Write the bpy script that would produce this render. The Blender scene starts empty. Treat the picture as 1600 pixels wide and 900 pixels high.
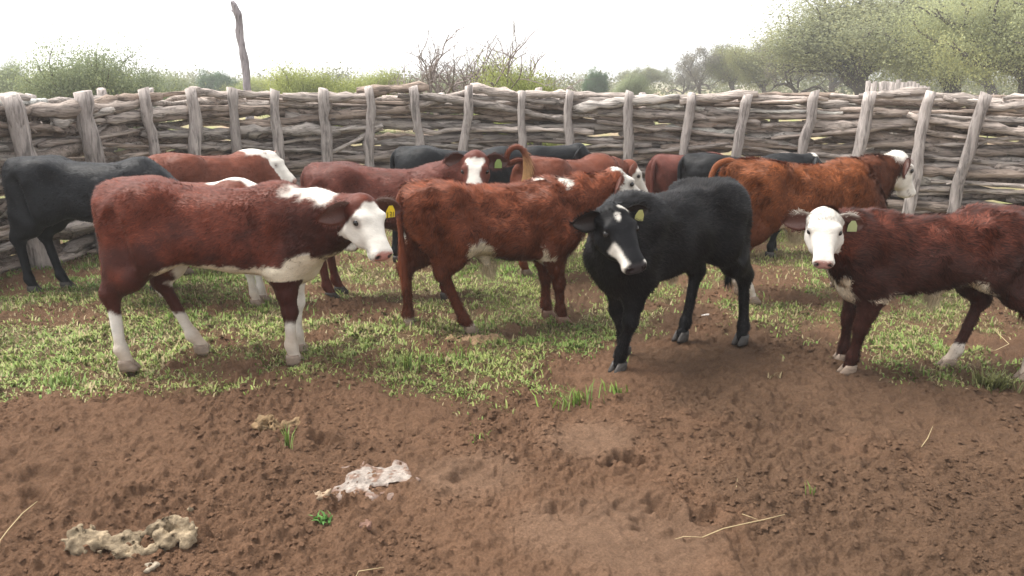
import bpy, math, random
import numpy as np
from mathutils import Vector, Matrix

# ---------------------------------------------------------------- camera, sky, sun, exposure
scene = bpy.context.scene
FPX, CAMZ = 1300.0, 1.6                       # focal length in pixels of a 1600 wide picture, eye height
PITCH = math.atan(322 / FPX)
cam_d = bpy.data.cameras.new('camera'); cam = bpy.data.objects.new('camera', cam_d)
scene.collection.objects.link(cam)
cam_d.sensor_width = 36; cam_d.lens = FPX / 1600 * 36; cam_d.clip_start = 0.05; cam_d.clip_end = 6000
cam.location = (0, 0, CAMZ); cam.rotation_euler = (math.pi / 2 - PITCH, 0, 0)
scene.camera = cam

SUN_EL, SUN_AZ = math.radians(62), math.radians(-70)       # azimuth measured from +Y towards +X
world = bpy.data.worlds.new('World'); scene.world = world; world.use_nodes = True
wn, wl = world.node_tree.nodes, world.node_tree.links
for n in list(wn): wn.remove(n)
sky = wn.new('ShaderNodeTexSky'); sky.sky_type = 'NISHITA'; sky.sun_disc = False
sky.sun_elevation = SUN_EL; sky.sun_rotation = SUN_AZ
sky.air_density = 1.0; sky.dust_density = 1.0; sky.ozone_density = 1.0
hsv = wn.new('ShaderNodeHueSaturation'); hsv.inputs['Saturation'].default_value = 0.04
bg = wn.new('ShaderNodeBackground'); bg.inputs['Strength'].default_value = 0.13
wo = wn.new('ShaderNodeOutputWorld')
wl.new(sky.outputs[0], hsv.inputs['Color']); wl.new(hsv.outputs[0], bg.inputs['Color']); wl.new(bg.outputs[0], wo.inputs['Surface'])
sd = bpy.data.lights.new('sun', 'SUN'); sun = bpy.data.objects.new('sun', sd); scene.collection.objects.link(sun)
sd.energy = 2.0; sd.angle = math.radians(42); sd.color = (1.0, 0.94, 0.86)
sdir = Vector((math.sin(SUN_AZ) * math.cos(SUN_EL), math.cos(SUN_AZ) * math.cos(SUN_EL), math.sin(SUN_EL)))
sun.rotation_euler = sdir.to_track_quat('Z', 'Y').to_euler(); sun.location = sdir * 30
vs = scene.view_settings
vs.view_transform = 'Standard'; vs.look = 'None'; vs.gamma = 1; vs.use_curve_mapping = False; vs.exposure = 1.62
scene.render.engine = 'CYCLES'
scene.render.resolution_x = 1024; scene.render.resolution_y = 576

# ---------------------------------------------------------------- helpers
rng = np.random.default_rng(7); random.seed(7)
COL = scene.collection

def ray(px, py):
    return ((px - 800), FPX * math.cos(PITCH) + (450 - py) * math.sin(PITCH), -FPX * math.sin(PITCH) + (450 - py) * math.cos(PITCH))
def gnd(px, py):
    d = ray(px, py); t = -CAMZ / d[2]
    return np.array([d[0] * t, d[1] * t])
def at(px, py, Y):
    d = ray(px, py); t = Y / d[1]
    return np.array([d[0] * t, Y, CAMZ + d[2] * t])
def proj(X, Y, Z):
    dz = Z - CAMZ
    f = Y * math.cos(PITCH) - dz * math.sin(PITCH); u = Y * math.sin(PITCH) + dz * math.cos(PITCH)
    f = np.maximum(f, 1e-3)
    return 800 + FPX * X / f, 450 - FPX * u / f

def _hash(i, j, k, seed):
    h = (i.astype(np.uint32) * np.uint32(374761393) + j.astype(np.uint32) * np.uint32(668265263)
         + k.astype(np.uint32) * np.uint32(2147483647) + np.uint32(seed * 974711 + 1013))
    h = (h ^ (h >> np.uint32(13))) * np.uint32(1274126177)
    h = (h ^ (h >> np.uint32(16))) * np.uint32(2246822519)
    return ((h ^ (h >> np.uint32(15))) & np.uint32(0xffffff)).astype(np.float32) / 8388607.5 - 1.0
def noise(P, freq=1.0, seed=0):
    """smooth value noise in -1..1, P is (N,3) or (N,2)"""
    P = np.asarray(P, dtype=np.float64) * freq
    if P.shape[1] == 2: P = np.concatenate([P, np.zeros((len(P), 1))], 1)
    P = P + 1000.0
    I = np.floor(P).astype(np.int64); f = P - I; f = f * f * f * (f * (f * 6 - 15) + 10)
    r = 0
    for a in (0, 1):
        wa = f[:, 0] if a else 1 - f[:, 0]
        for b in (0, 1):
            wb = f[:, 1] if b else 1 - f[:, 1]
            for c in (0, 1):
                wc = f[:, 2] if c else 1 - f[:, 2]
                r = r + wa * wb * wc * _hash(I[:, 0] + a, I[:, 1] + b, I[:, 2] + c, seed)
    return r
def fbm(P, freq, oct=4, seed=0, gain=0.5):
    r = 0; a = 1
    for o in range(oct):
        r = r + a * noise(P, freq * 2 ** o, seed + o * 17); a *= gain
    return r
def sstep(a, b, x):
    t = np.clip((x - a) / (b - a), 0, 1); return t * t * (3 - 2 * t)

def mesh(name, V, Fc, mat=None, col=None, smooth=True, normals=None, colname='tint'):
    """V (n,3); Fc (m,k) uniform polygons or list of such arrays; col (n,3|4) vertex colours"""
    me = bpy.data.meshes.new(name)
    V = np.ascontiguousarray(V, dtype=np.float32)
    if not isinstance(Fc, list): Fc = [Fc]
    Fc = [np.asarray(f, dtype=np.int32) for f in Fc if len(f)]
    me.vertices.add(len(V)); me.vertices.foreach_set('co', V.ravel())
    nl = sum(f.size for f in Fc); npoly = sum(len(f) for f in Fc)
    me.loops.add(nl); me.loops.foreach_set('vertex_index', np.concatenate([f.ravel() for f in Fc]))
    me.polygons.add(npoly)
    ls = []; o = 0
    for f in Fc:
        ls.append(o + np.arange(len(f)) * f.shape[1]); o += f.size
    me.polygons.foreach_set('loop_start', np.concatenate(ls).astype(np.int32))
    me.polygons.foreach_set('use_smooth', np.full(npoly, smooth))
    me.update(calc_edges=True)
    if col is not None:
        c = np.ones((len(V), 4), np.float32); c[:, :col.shape[1]] = col
        at_ = me.color_attributes.new(colname, 'FLOAT_COLOR', 'POINT'); at_.data.foreach_set('color', c.ravel())
    if mat: me.materials.append(mat)
    if normals is not None:
        me.normals_split_custom_set_from_vertices(np.asarray(normals, np.float32).tolist())
    return me
def link(name, me, parent=None, loc=None, rotz=None):
    o = bpy.data.objects.new(name, me); COL.objects.link(o)
    if parent: o.parent = parent
    if loc is not None: o.location = tuple(float(v) for v in loc)
    if rotz is not None: o.rotation_euler = (0, 0, rotz)
    return o
def tag(o, label=None, cat=None, group=None, kind=None):
    if label: o['label'] = label
    if cat: o['category'] = cat
    if group: o['group'] = group
    if kind: o['kind'] = kind
    return o
def tube(pts, rad, sides=8, cap=True, rough=0.0, seed=0, squash=None):
    """tube along pts (n,3) with radii; returns V, quads, caps(list of arrays)"""
    pts = np.asarray(pts, float); n = len(pts)
    T = np.gradient(pts, axis=0); T /= np.linalg.norm(T, axis=1, keepdims=True) + 1e-9
    ref = np.array([0, 0, 1.0]) if abs(T[0, 2]) < 0.8 else np.array([1.0, 0, 0])
    N = []; 
    for t in T:
        ref = ref - t * ref.dot(t); ref = ref / (np.linalg.norm(ref) + 1e-9); N.append(ref.copy())
    N = np.array(N); B = np.cross(T, N)
    a = np.arange(sides) / sides * 2 * math.pi
    rad = np.asarray(rad, float)
    R = np.repeat(rad[:, None], sides, 1)
    ca, sa = np.cos(a), np.sin(a)
    if squash is not None: sa = sa * squash
    V = pts[:, None] + R[..., None] * (N[:, None] * ca[None, :, None] + B[:, None] * sa[None, :, None])
    if rough:
        D = V - pts[:, None]
        k = 1 + rough * fbm(V.reshape(-1, 3), 1 / (rad.mean() * 1.6), 2, seed).reshape(n, sides)
        V = pts[:, None] + D * k[..., None]
    V = V.reshape(-1, 3)
    i = np.arange(n - 1)[:, None] * sides; j = np.arange(sides)[None]; j2 = (j + 1) % sides
    Q = np.stack([i + j, i + j2, i + sides + j2, i + sides + j], -1).reshape(-1, 4)
    caps = []
    if cap:
        caps = [np.arange(sides)[::-1][None], ((n - 1) * sides + np.arange(sides))[None]]
    return V, Q, caps
class MB:
    """collects pieces that together are one mesh"""
    def __init__(s): s.V = []; s.F = {}; s.C = []; s.n = 0
    def add(s, V, F, col=None):
        V = np.asarray(V, float)
        for f in (F if isinstance(F, list) else [F]):
            f = np.asarray(f)
            if len(f): s.F.setdefault(f.shape[1], []).append(f + s.n)
        s.V.append(V); s.n += len(V)
        c = np.ones((len(V), 3)) if col is None else np.broadcast_to(np.asarray(col, float), (len(V), 3))
        s.C.append(c)
    def tube(s, pts, rad, sides=6, col=None, rough=0, seed=0, cap=True):
        V, Q, c = tube(pts, rad, sides, cap, rough, seed); s.add(V, [Q] + c, col)
    def mesh(s, name, mat, smooth=True):
        return mesh(name, np.concatenate(s.V), [np.concatenate(f) for f in s.F.values()], mat, np.concatenate(s.C), smooth)

# ---------------------------------------------------------------- materials
def new_mat(name):
    m = bpy.data.materials.new(name); m.use_nodes = True
    nt = m.node_tree; b = nt.nodes['Principled BSDF']
    return m, nt, b
def nd(nt, t, **kw):
    n = nt.nodes.new(t)
    for k, v in kw.items():
        if k.startswith('_'): setattr(n, k[1:], v)
        else: n.inputs[k.replace('__', ' ')].default_value = v
    return n
def tinted(name, rough=0.7, spec=0.3, nscale=40, namp=0.35, bump=0.3, bscale=60, stretch=None, dist=0.01, sheen=0, transl=0.0, crack=0.0, cscale=14):
    """colour attribute 'tint' times procedural variation, with bump"""
    m, nt, b = new_mat(name); L = nt.links
    a = nd(nt, 'ShaderNodeVertexColor', _layer_name='tint')
    tc = nd(nt, 'ShaderNodeTexCoord'); src = tc.outputs['Object']
    if stretch:
        mp = nd(nt, 'ShaderNodeMapping'); mp.inputs['Scale'].default_value = stretch
        L.new(src, mp.inputs['Vector']); src = mp.outputs['Vector']
    n1 = nd(nt, 'ShaderNodeTexNoise', Scale=nscale, Detail=6, Roughness=0.65); L.new(src, n1.inputs['Vector'])
    mr = nd(nt, 'ShaderNodeMapRange'); mr.inputs['From Min'].default_value = 0.25; mr.inputs['From Max'].default_value = 0.75
    mr.inputs['To Min'].default_value = 1 - namp; mr.inputs['To Max'].default_value = 1 + namp; L.new(n1.outputs['Fac'], mr.inputs['Value'])
    mx = nd(nt, 'ShaderNodeVectorMath', _operation='SCALE'); L.new(a.outputs['Color'], mx.inputs[0]); L.new(mr.outputs['Result'], mx.inputs['Scale'])
    if crack:                                           # dark splits and knots in the grain
        n3 = nd(nt, 'ShaderNodeTexNoise', Scale=cscale, Detail=4, Roughness=0.6, Distortion=0.6); L.new(src, n3.inputs['Vector'])
        m3 = nd(nt, 'ShaderNodeMapRange'); m3.inputs['From Min'].default_value = 0.36; m3.inputs['From Max'].default_value = 0.50
        m3.inputs['To Min'].default_value = 1 - crack; m3.inputs['To Max'].default_value = 1; L.new(n3.outputs['Fac'], m3.inputs['Value'])
        mx2 = nd(nt, 'ShaderNodeVectorMath', _operation='SCALE'); L.new(mx.outputs[0], mx2.inputs[0]); L.new(m3.outputs['Result'], mx2.inputs['Scale']); mx = mx2
    L.new(mx.outputs[0], b.inputs['Base Color'])
    b.inputs['Roughness'].default_value = rough; b.inputs['Specular IOR Level'].default_value = spec
    if sheen:
        b.inputs['Sheen Weight'].default_value = sheen; b.inputs['Sheen Roughness'].default_value = 0.5
    if bump:
        n2 = nd(nt, 'ShaderNodeTexNoise', Scale=bscale, Detail=5, Roughness=0.6); L.new(src, n2.inputs['Vector'])
        bp = nd(nt, 'ShaderNodeBump', Strength=bump, Distance=dist); L.new(n2.outputs['Fac'], bp.inputs['Height'])
        L.new(bp.outputs[0], b.inputs['Normal'])
    if transl:
        tr = nd(nt, 'ShaderNodeBsdfTranslucent'); L.new(mx.outputs[0], tr.inputs['Color'])
        ms = nd(nt, 'ShaderNodeMixShader', Fac=transl); out = nt.nodes['Material Output']
        L.new(b.outputs[0], ms.inputs[1]); L.new(tr.outputs[0], ms.inputs[2]); L.new(ms.outputs[0], out.inputs['Surface'])
    return m
M_coat = tinted('coat', rough=0.50, spec=0.13, nscale=22, namp=0.16, bump=0.5, bscale=90, stretch=(0.5, 1, 1), dist=0.006)
M_hair = tinted('coat_hair', rough=0.50, spec=0.13, nscale=30, namp=0.12, bump=0)
M_skin = tinted('skin', rough=0.45, spec=0.4, nscale=60, namp=0.12, bump=0.2, bscale=200, dist=0.002)
M_hoof = tinted('hoof_horn', rough=0.5, spec=0.4, nscale=40, namp=0.35, bump=0.3, bscale=90, stretch=(1, 1, 4), dist=0.003)
M_tag = tinted('tag_plastic', rough=0.4, spec=0.4, nscale=90, namp=0.10, bump=0)
M_eye, _nt, _b = new_mat('eye'); _b.inputs['Base Color'].default_value = (0.008, 0.006, 0.006, 1); _b.inputs['Roughness'].default_value = 0.12
M_wood = tinted('weathered_wood', rough=0.85, spec=0.2, nscale=9, namp=0.55, bump=1.0, bscale=26, stretch=(0.28, 2.2, 2.2), dist=0.028, crack=.6, cscale=15)
M_postwood = tinted('post_wood', rough=0.85, spec=0.2, nscale=11, namp=0.45, bump=1.0, bscale=24, stretch=(2.4, 2.4, 0.4), dist=0.025, crack=.55, cscale=9)
M_bark = tinted('bark', rough=0.9, spec=0.15, nscale=6, namp=0.4, bump=0.8, bscale=12, stretch=(2, 2, 0.4), dist=0.03)
M_leaf = tinted('leaf', rough=0.6, spec=0.15, nscale=0.8, namp=0.25, bump=0, transl=0.55)
M_grass = tinted('grass_blade', rough=0.55, spec=0.3, nscale=3, namp=0.25, bump=0, transl=0.3)
M_dung = tinted('dried_dung', rough=0.9, spec=0.15, nscale=45, namp=0.40, bump=1.0, bscale=70, dist=0.012)
M_straw = tinted('straw', rough=0.6, spec=0.3, nscale=60, namp=0.2, bump=0)

def ground_material():
    m, nt, b = new_mat('corral_soil'); L = nt.links
    a = nd(nt, 'ShaderNodeVertexColor', _layer_name='tint')
    tc = nd(nt, 'ShaderNodeTexCoord'); src = tc.outputs['Object']
    def nz(scale, det=6, ro=0.6):
        n = nd(nt, 'ShaderNodeTexNoise', Scale=scale, Detail=det, Roughness=ro); L.new(src, n.inputs['Vector']); return n.outputs['Fac']
    def rng_(fac, lo, hi, a0=0.3, a1=0.7):
        r = nd(nt, 'ShaderNodeMapRange'); r.inputs['From Min'].default_value = a0; r.inputs['From Max'].default_value = a1
        r.inputs['To Min'].default_value = lo; r.inputs['To Max'].default_value = hi; L.new(fac, r.inputs['Value']); return r.outputs['Result']
    def mul(x, y):
        n = nd(nt, 'ShaderNodeMath', _operation='MULTIPLY'); L.new(x, n.inputs[0]); L.new(y, n.inputs[1]); return n.outputs[0]
    v = mul(mul(rng_(nz(1.3), 0.85, 1.15), rng_(nz(14, 8, 0.7), 0.80, 1.20)), rng_(nz(120, 6, 0.75), 0.66, 1.32))
    mx = nd(nt, 'ShaderNodeVectorMath', _operation='SCALE'); L.new(a.outputs['Color'], mx.inputs[0]); L.new(v, mx.inputs['Scale'])
    L.new(mx.outputs[0], b.inputs['Base Color'])
    b.inputs['Roughness'].default_value = 0.95; b.inputs['Specular IOR Level'].default_value = 0.12
    bp = nd(nt, 'ShaderNodeBump', Strength=1.0, Distance=0.035); L.new(nz(38, 10, 0.78), bp.inputs['Height'])
    bp2 = nd(nt, 'ShaderNodeBump', Strength=1.0, Distance=0.012); L.new(nz(170, 5, 0.7), bp2.inputs['Height']); L.new(bp.outputs[0], bp2.inputs['Normal'])
    L.new(bp2.outputs[0], b.inputs['Normal'])
    return m
M_soil = ground_material()
# ---------------------------------------------------------------- ground
def grass_edge(px):                                    # near edge of the grassed strip, as seen along the corral
    return np.interp(px, [-600, 0, 200, 330, 470, 640, 760, 880, 960, 1040, 1110, 1180, 1260, 1330, 1420, 1500, 1560, 1600, 2200],
                     [575, 592, 586, 583, 576, 580, 572, 552, 520, 500, 488, 505, 530, 528, 545, 540, 500, 520, 540])
BARE = [(60, 505, 130, 22), (690, 545, 90, 26), (1210, 440, 60, 40), (905, 470, 45, 30), (1085, 500, 60, 30), (560, 480, 60, 16), (330, 490, 70, 16), (800, 515, 60, 14), (1560, 480, 60, 30), (1360, 470, 60, 20), (30, 455, 60, 20)]
def grassiness(X, Y):
    """0 bare soil .. 1 dense grass"""
    P = np.stack([X, Y], -1)
    px, py = proj(X, Y, np.zeros_like(X))
    n = fbm(P, 1.6, 4, 31); n2 = fbm(P, 5, 2, 77)
    g = sstep(-62, 92, grass_edge(px) - py + 44 * n + 28 * n2) ** 1.3
    for (a, b, ra, rb) in BARE:
        q = np.hypot((px - a) / ra, (py - b) / rb); g = g * (1 - .9 * sstep(1.25, .55, q + .25 * n))
    g = g * (.12 + .88 * sstep(-.55, .6, n + .50 + .70 * n2))
    return g
_hp = rng.random((330, 2)) * [9.0, 4.6] + [-4.5, 1.6]
HOLES = []                                             # x, y, radius, depth, stretch
for x, y in _hp:
    HOLES.append((x, y, .035 + .045 * rng.random(), .006 + .018 * rng.random() ** 2, 1))
for (px, py, rr, dd) in ((980, 712, .085, .075), (950, 722, .05, .04), (750, 735, .13, .035), (500, 682, .06, .05), (540, 778, .07, .035), (1100, 800, .07, .045),
                         (880, 790, .10, .03), (1020, 800, .16, .03), (1180, 670, .06, .03), (1190, 690, .08, .03), (60, 745, .09, .03), (1040, 780, .07, .035), (240, 640, .08, .02)):
    q = gnd(px, py); HOLES.append((q[0], q[1], rr, dd, 1))
SMOOTH = [(gnd(1000, 830), .34), (gnd(740, 735), .20), (gnd(900, 820), .22), (gnd(930, 680), .22)]
def ground_z(X, Y):
    P = np.stack([X, Y], -1); R = np.hypot(X, Y)
    near = sstep(13, 7.5, R)
    sm = np.ones_like(X)
    for (q, rr) in SMOOTH: sm = sm * (1 - .65 * sstep(rr * 1.2, rr * .5, np.hypot(X - q[0], Y - q[1]) + .09 * noise(P, 6, 5) + .05 * noise(P, 15, 6)))
    z = .030 * fbm(P, .9, 3, 3)
    rough = .6 + .4 * sstep(-.4, .5, fbm(P, 1.7, 2, 15))
    c1 = fbm(P, 7, 3, 21); c2 = noise(P, 22, 41); c3 = noise(P, 46, 61); c4 = noise(P, 95, 71)
    clod = .009 * c1 + .011 * np.maximum(c2 - .05, 0) * 1.6 + .0085 * np.maximum(c3, -.15) + .0030 * c4
    z = z + near * sm * rough * clod * 1.95
    for (x, y, r, d, s) in HOLES:
        m = (np.abs(X - x) < 2.2 * r) & (np.abs(Y - y) < 2.2 * r)
        if not m.any(): continue
        q = np.hypot(X[m] - x, Y[m] - y) / r + .30 * noise(P[m], 14, 9) + .22 * noise(P[m], 34, 10)
        z[m] += -d * sstep(1.05, .45, q) + .30 * d * np.exp(-((q - 1.3) / .28) ** 2)
    far = sstep(14, 60, R)
    z = z * (1 - far) + far * (.25 * fbm(P, .02, 2, 8))
    return z
r_ = [0.0, .5, .9, 1.2]
while r_[-1] < 13: r_.append(r_[-1] + (.0032 + .00082 * r_[-1] ** 1.7 if r_[-1] < 5.2 else .045))
while r_[-1] < 5000: r_.append(r_[-1] * 1.09)
r_ = np.array(r_)
th = np.concatenate([np.linspace(-180, -46, 60)[:-1], np.linspace(-46, 46, 860), np.linspace(46, 180, 60)[1:-1]])
th = np.radians(th); Rg, Tg = np.meshgrid(r_[1:], th, indexing='ij')
GX, GY = (Rg * np.sin(Tg)).ravel(), (Rg * np.cos(Tg)).ravel()
GZ = ground_z(GX, GY)
nr_, nt2 = Rg.shape
GV = np.concatenate([np.stack([GX, GY, GZ], -1), [[0, 0, 0]]])
i = np.arange(nr_ - 1)[:, None] * nt2; j = np.arange(nt2)[None]; j2 = (j + 1) % nt2
GQ = np.stack([i + j, i + nt2 + j, i + nt2 + j2, i + j2], -1).reshape(-1, 4)
GT = np.stack([np.full(nt2, len(GV) - 1), np.arange(nt2), (np.arange(nt2) + 1) % nt2], -1)
def soil_colour(X, Y):
    P = np.stack([X, Y], -1); R = np.hypot(X, Y)
    n = fbm(P, .7, 3, 51)[:, None]; n2 = fbm(P, 3.2, 3, 57)[:, None]
    red, dark, pale = np.array([.205, .117, .071]), np.array([.164, .098, .061]), np.array([.270, .170, .112])
    c = red + (dark - red) * sstep(-.1, .6, n + .4 * n2)
    dry = np.zeros_like(X)
    for (q, rr) in SMOOTH: dry = np.maximum(dry, .6 * sstep(rr * 1.25, rr * .4, np.hypot(X - q[0], Y - q[1]) + .08 * n[:, 0]))
    c = c + (pale - c) * dry[:, None]
    g = grassiness(X, Y)[:, None]
    c = c * (1 - .7 * g) + np.array([.225, .195, .105]) * .7 * g
    fe = np.hypot(X, Y * .93)                           # beyond the fence: dry pale grassland
    far = sstep(9.5, 12.5, R)[:, None]
    fc = np.array([.30, .26, .14]) * (1 + .25 * n) + np.array([-.04, .02, -.03]) * n2
    return np.clip(c * (1 - far) + fc * far, .02, .8)
GC = soil_colour(np.append(GX, 0.), np.append(GY, .001))
ground = link('ground', mesh('ground', GV, [GQ, GT], M_soil, GC)); tag(ground, kind='structure')

# crumbled soil lying on the surface
def lump_proto(seed, sub=1):
    t = (1 + 5 ** .5) / 2
    V = np.array([(-1, t, 0), (1, t, 0), (-1, -t, 0), (1, -t, 0), (0, -1, t), (0, 1, t), (0, -1, -t), (0, 1, -t), (t, 0, -1), (t, 0, 1), (-t, 0, -1), (-t, 0, 1)], float)
    V /= np.linalg.norm(V[0])
    F = np.array([(0, 11, 5), (0, 5, 1), (0, 1, 7), (0, 7, 10), (0, 10, 11), (1, 5, 9), (5, 11, 4), (11, 10, 2), (10, 7, 6), (7, 1, 8), (3, 9, 4), (3, 4, 2), (3, 2, 6), (3, 6, 8), (3, 8, 9), (4, 9, 5), (2, 4, 11), (6, 2, 10), (8, 6, 7), (9, 8, 1)])
    if sub < 0:
        V = np.array([(1, 0, 0), (-1, 0, 0), (0, 1, 0), (0, -1, 0), (0, 0, 1), (.6, .6, .5), (-.6, .5, .6)], float); F = np.array([(0, 5, 4), (5, 2, 6), (5, 6, 4), (2, 1, 6), (6, 1, 4), (1, 3, 4), (3, 0, 4), (0, 2, 5)])
    for _ in range(sub):
        e = {}; V = list(V); NF = []
        def mid(a, b):
            k = (min(a, b), max(a, b))
            if k not in e: m = V[a] + V[b]; V.append(m / np.linalg.norm(m)); e[k] = len(V) - 1
            return e[k]
        for a, b, c in F:
            x, y, z = mid(a, b), mid(b, c), mid(c, a); NF += [(a, x, z), (b, y, x), (c, z, y), (x, y, z)]
        V = np.array(V); F = np.array(NF)
    V = V * (1 + .28 * noise(V, 1.3, seed) + .16 * noise(V, 3.1, seed + 3))[:, None]
    return V, F
def scatter_lumps(XY, size, colr, seed, name, mat, flat=.65, sink=.25):
    protos = [lump_proto(seed + k, -1) for k in range(6)]; r = np.random.default_rng(seed)
    Vs, Fs, Cs, o = [], [], [], 0; Z = ground_z(XY[:, 0].copy(), XY[:, 1].copy())
    for k, (V, F) in enumerate(protos):
        m = np.arange(len(XY)) % 6 == k; n = m.sum(); a = r.random(n) * 6.28; s = size[m]
        sx = s[:, None] * (.8 + .5 * r.random((n, 1))); X = V[None, :, 0] * sx; Yv = V[None, :, 1] * s[:, None]; Zv = V[None, :, 2] * s[:, None] * flat
        W = np.stack([X * np.cos(a)[:, None] - Yv * np.sin(a)[:, None] + XY[m][:, 0:1], X * np.sin(a)[:, None] + Yv * np.cos(a)[:, None] + XY[m][:, 1:2], Zv + (Z[m] + s * flat * (.6 - sink))[:, None]], -1)
        Vs.append(W.reshape(-1, 3)); Fs.append((F[None] + (np.arange(n) * len(V))[:, None, None]).reshape(-1, 3) + o); o += n * len(V)
        Cs.append(np.repeat(colr[m], len(V), 0))
    return mesh(name, np.concatenate(Vs), np.concatenate(Fs), mat, np.concatenate(Cs), False)
n_ = 36000
yy = 1.9 + 4.6 * rng.random(n_) ** 1.1; xx = (rng.random(n_) - .5) * 2 * (.75 * yy + .5)
keep = (fbm(np.stack([xx, yy], -1), 2.3, 2, 88) > -.25 + .5 * rng.random(n_))
for (q, rr) in SMOOTH: keep &= np.hypot(xx - q[0], yy - q[1]) > rr * .8
xx, yy = xx[keep], yy[keep]; sz = .004 + .013 * rng.random(len(xx)) ** 3.0
cc = soil_colour(xx, yy) * (.78 + .5 * rng.random((len(xx), 1)))
tag(link('soil_crumbs', scatter_lumps(np.stack([xx, yy], -1), sz, cc, 5, 'soil_crumbs', M_soil)), 'loose crumbs of reddish brown soil on the bare ground', 'soil', kind='stuff')

# grass
def blades(XY, length, colr, seed, name, lean=.8, width=.0045):
    r = np.random.default_rng(seed); n = len(XY); Z = ground_z(XY[:, 0].copy(), XY[:, 1].copy()) - .004
    a = r.random(n) * 6.283; d = np.stack([np.cos(a), np.sin(a)], -1); le = length
    k = lean * (.35 + .9 * r.random(n))
    side = np.stack([-d[:, 1], d[:, 0]], -1) * (width * (.7 + .7 * r.random(n)))[:, None]
    B = np.concatenate([XY, Z[:, None]], 1)
    def pt(t):                                        # arching blade
        h = le * t * np.sqrt(np.clip(1 - (k * .75 * t) ** 2, .05, 1)) * np.where(k > 1, .8, 1); o = le * t * np.minimum(k * t * .8 + .15 * k, .95)
        return B + np.concatenate([d * o[:, None], h[:, None] * (1 - .35 * k * t)[:, None]], 1)
    S = np.concatenate([side, np.zeros((n, 1))], 1)
    p0, p1, p2 = B, pt(.55), pt(1.0)
    flip = np.sign(np.cross((p1 - p0), S)[:, 2:3]); flip[flip == 0] = 1; S = -S * flip
    V = np.stack([p0 - S, p0 + S, p1 + S * .8, p1 - S * .8, p2], 1).reshape(-1, 3)
    o = np.arange(n)[:, None] * 5
    Q = o + np.array([[0, 1, 2, 3]]); T = o + np.array([[3, 2, 4]])
    nn = np.tile(np.array([0, 0, 1.0]), (n * 5, 1)) + .5 * np.repeat(np.concatenate([d, np.zeros((n, 1))], 1), 5, 0)
    nn /= np.linalg.norm(nn, axis=1, keepdims=True)
    return mesh(name, V, [Q, T], M_grass, np.repeat(colr, 5, 0), True, nn)
n_ = 430000
px = -80 + 1760 * rng.random(n_); py = 330 + 345 * rng.random(n_) ** .85
ry = CAMZ / np.tan(PITCH - np.arctan((450 - py) / FPX)); rx = (px - 800) / FPX * ry * 1.02
P2 = np.stack([rx, ry], -1); G = grassiness(rx, ry)
tuft = sstep(-.25, .45, fbm(P2, 11, 2, 91) + .35 * fbm(P2, 3, 2, 93))
keep = rng.random(n_) < G * (.36 + .64 * tuft)
rx, ry, G, tuft = rx[keep], ry[keep], G[keep], tuft[keep]; P2 = P2[keep]
le = (.018 + .036 * rng.random(len(rx)) * (.5 + .5 * tuft) + .035 * (rng.random(len(rx)) > .95)) * np.interp(ry, [4.4, 8], [.9, 1.1])
mixg = np.clip(.5 + .6 * fbm(P2, 1.1, 3, 95) + .35 * rng.normal(size=len(rx)), 0, 1)[:, None]
gc = np.array([.195, .315, .072]) * (1 - mixg) + np.array([.330, .380, .120]) * mixg
dry = (rng.random(len(rx)) < .16 + .25 * sstep(.1, -.5, fbm(P2, .9, 2, 97)))[:, None]
gc = np.where(dry, np.array([.40, .33, .18]), gc) * (.86 + .34 * rng.random((len(rx), 1)))
tag(link('grass', blades(P2, le, gc, 3, 'grass')), 'short trampled green grass across the middle of the corral', 'grass', kind='stuff')
# ---------------------------------------------------------------- woven branch fence
ctrl = np.array([(-330, 4.9), (-120, 6.1), (0, 6.95), (130, 7.7), (300, 8.9), (480, 9.6), (700, 9.9), (900, 9.8), (1100, 9.45), (1300, 9.0), (1500, 8.5), (1700, 7.9), (1950, 7.0)])
cy = ctrl[:, 1]; cx = (ctrl[:, 0] - 800) / (FPX * math.cos(PITCH)) * cy * .995
uu = np.linspace(0, 1, len(ctrl)); ud = np.linspace(0, 1, 600)
def catmull(v):
    out = np.interp(ud, uu, v)
    k = np.ones(61) / 61; e = np.pad(out, 30, mode='edge'); e[:30] = out[0] - (out[1] - out[0]) * np.arange(30, 0, -1); e[-30:] = out[-1] + (out[-1] - out[-2]) * np.arange(1, 31)
    return np.convolve(e, k, 'valid')
FX, FY = catmull(cx), catmull(cy)
FS = np.concatenate([[0], np.cumsum(np.hypot(np.diff(FX), np.diff(FY)))]); FL = FS[-1]
def fpos(s): return np.stack([np.interp(s, FS, FX), np.interp(s, FS, FY)], -1)
def fnorm(s):                                          # horizontal normal pointing away from the corral
    t = fpos(np.asarray(s) + .05) - fpos(np.asarray(s) - .05); t /= np.linalg.norm(t, axis=-1, keepdims=True)
    return np.stack([-t[..., 1], t[..., 0]], -1)
FPX_S = proj(FX, FY, np.full_like(FX, 1.0))[0]
def s_of_px(px): return float(np.interp(px, FPX_S, FS))
fence = bpy.data.objects.new('branch_fence', None); COL.objects.link(fence); fence.location = (0, 9.9, 0)
tag(fence, 'weathered grey corral fence of stacked crooked branches held between upright posts', 'fence')
GREY = np.array([.450, .388, .350]); BROWN = np.array([.345, .270, .222]); PALE = np.array([.56, .51, .47])
TOPZ = 1.46
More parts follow.
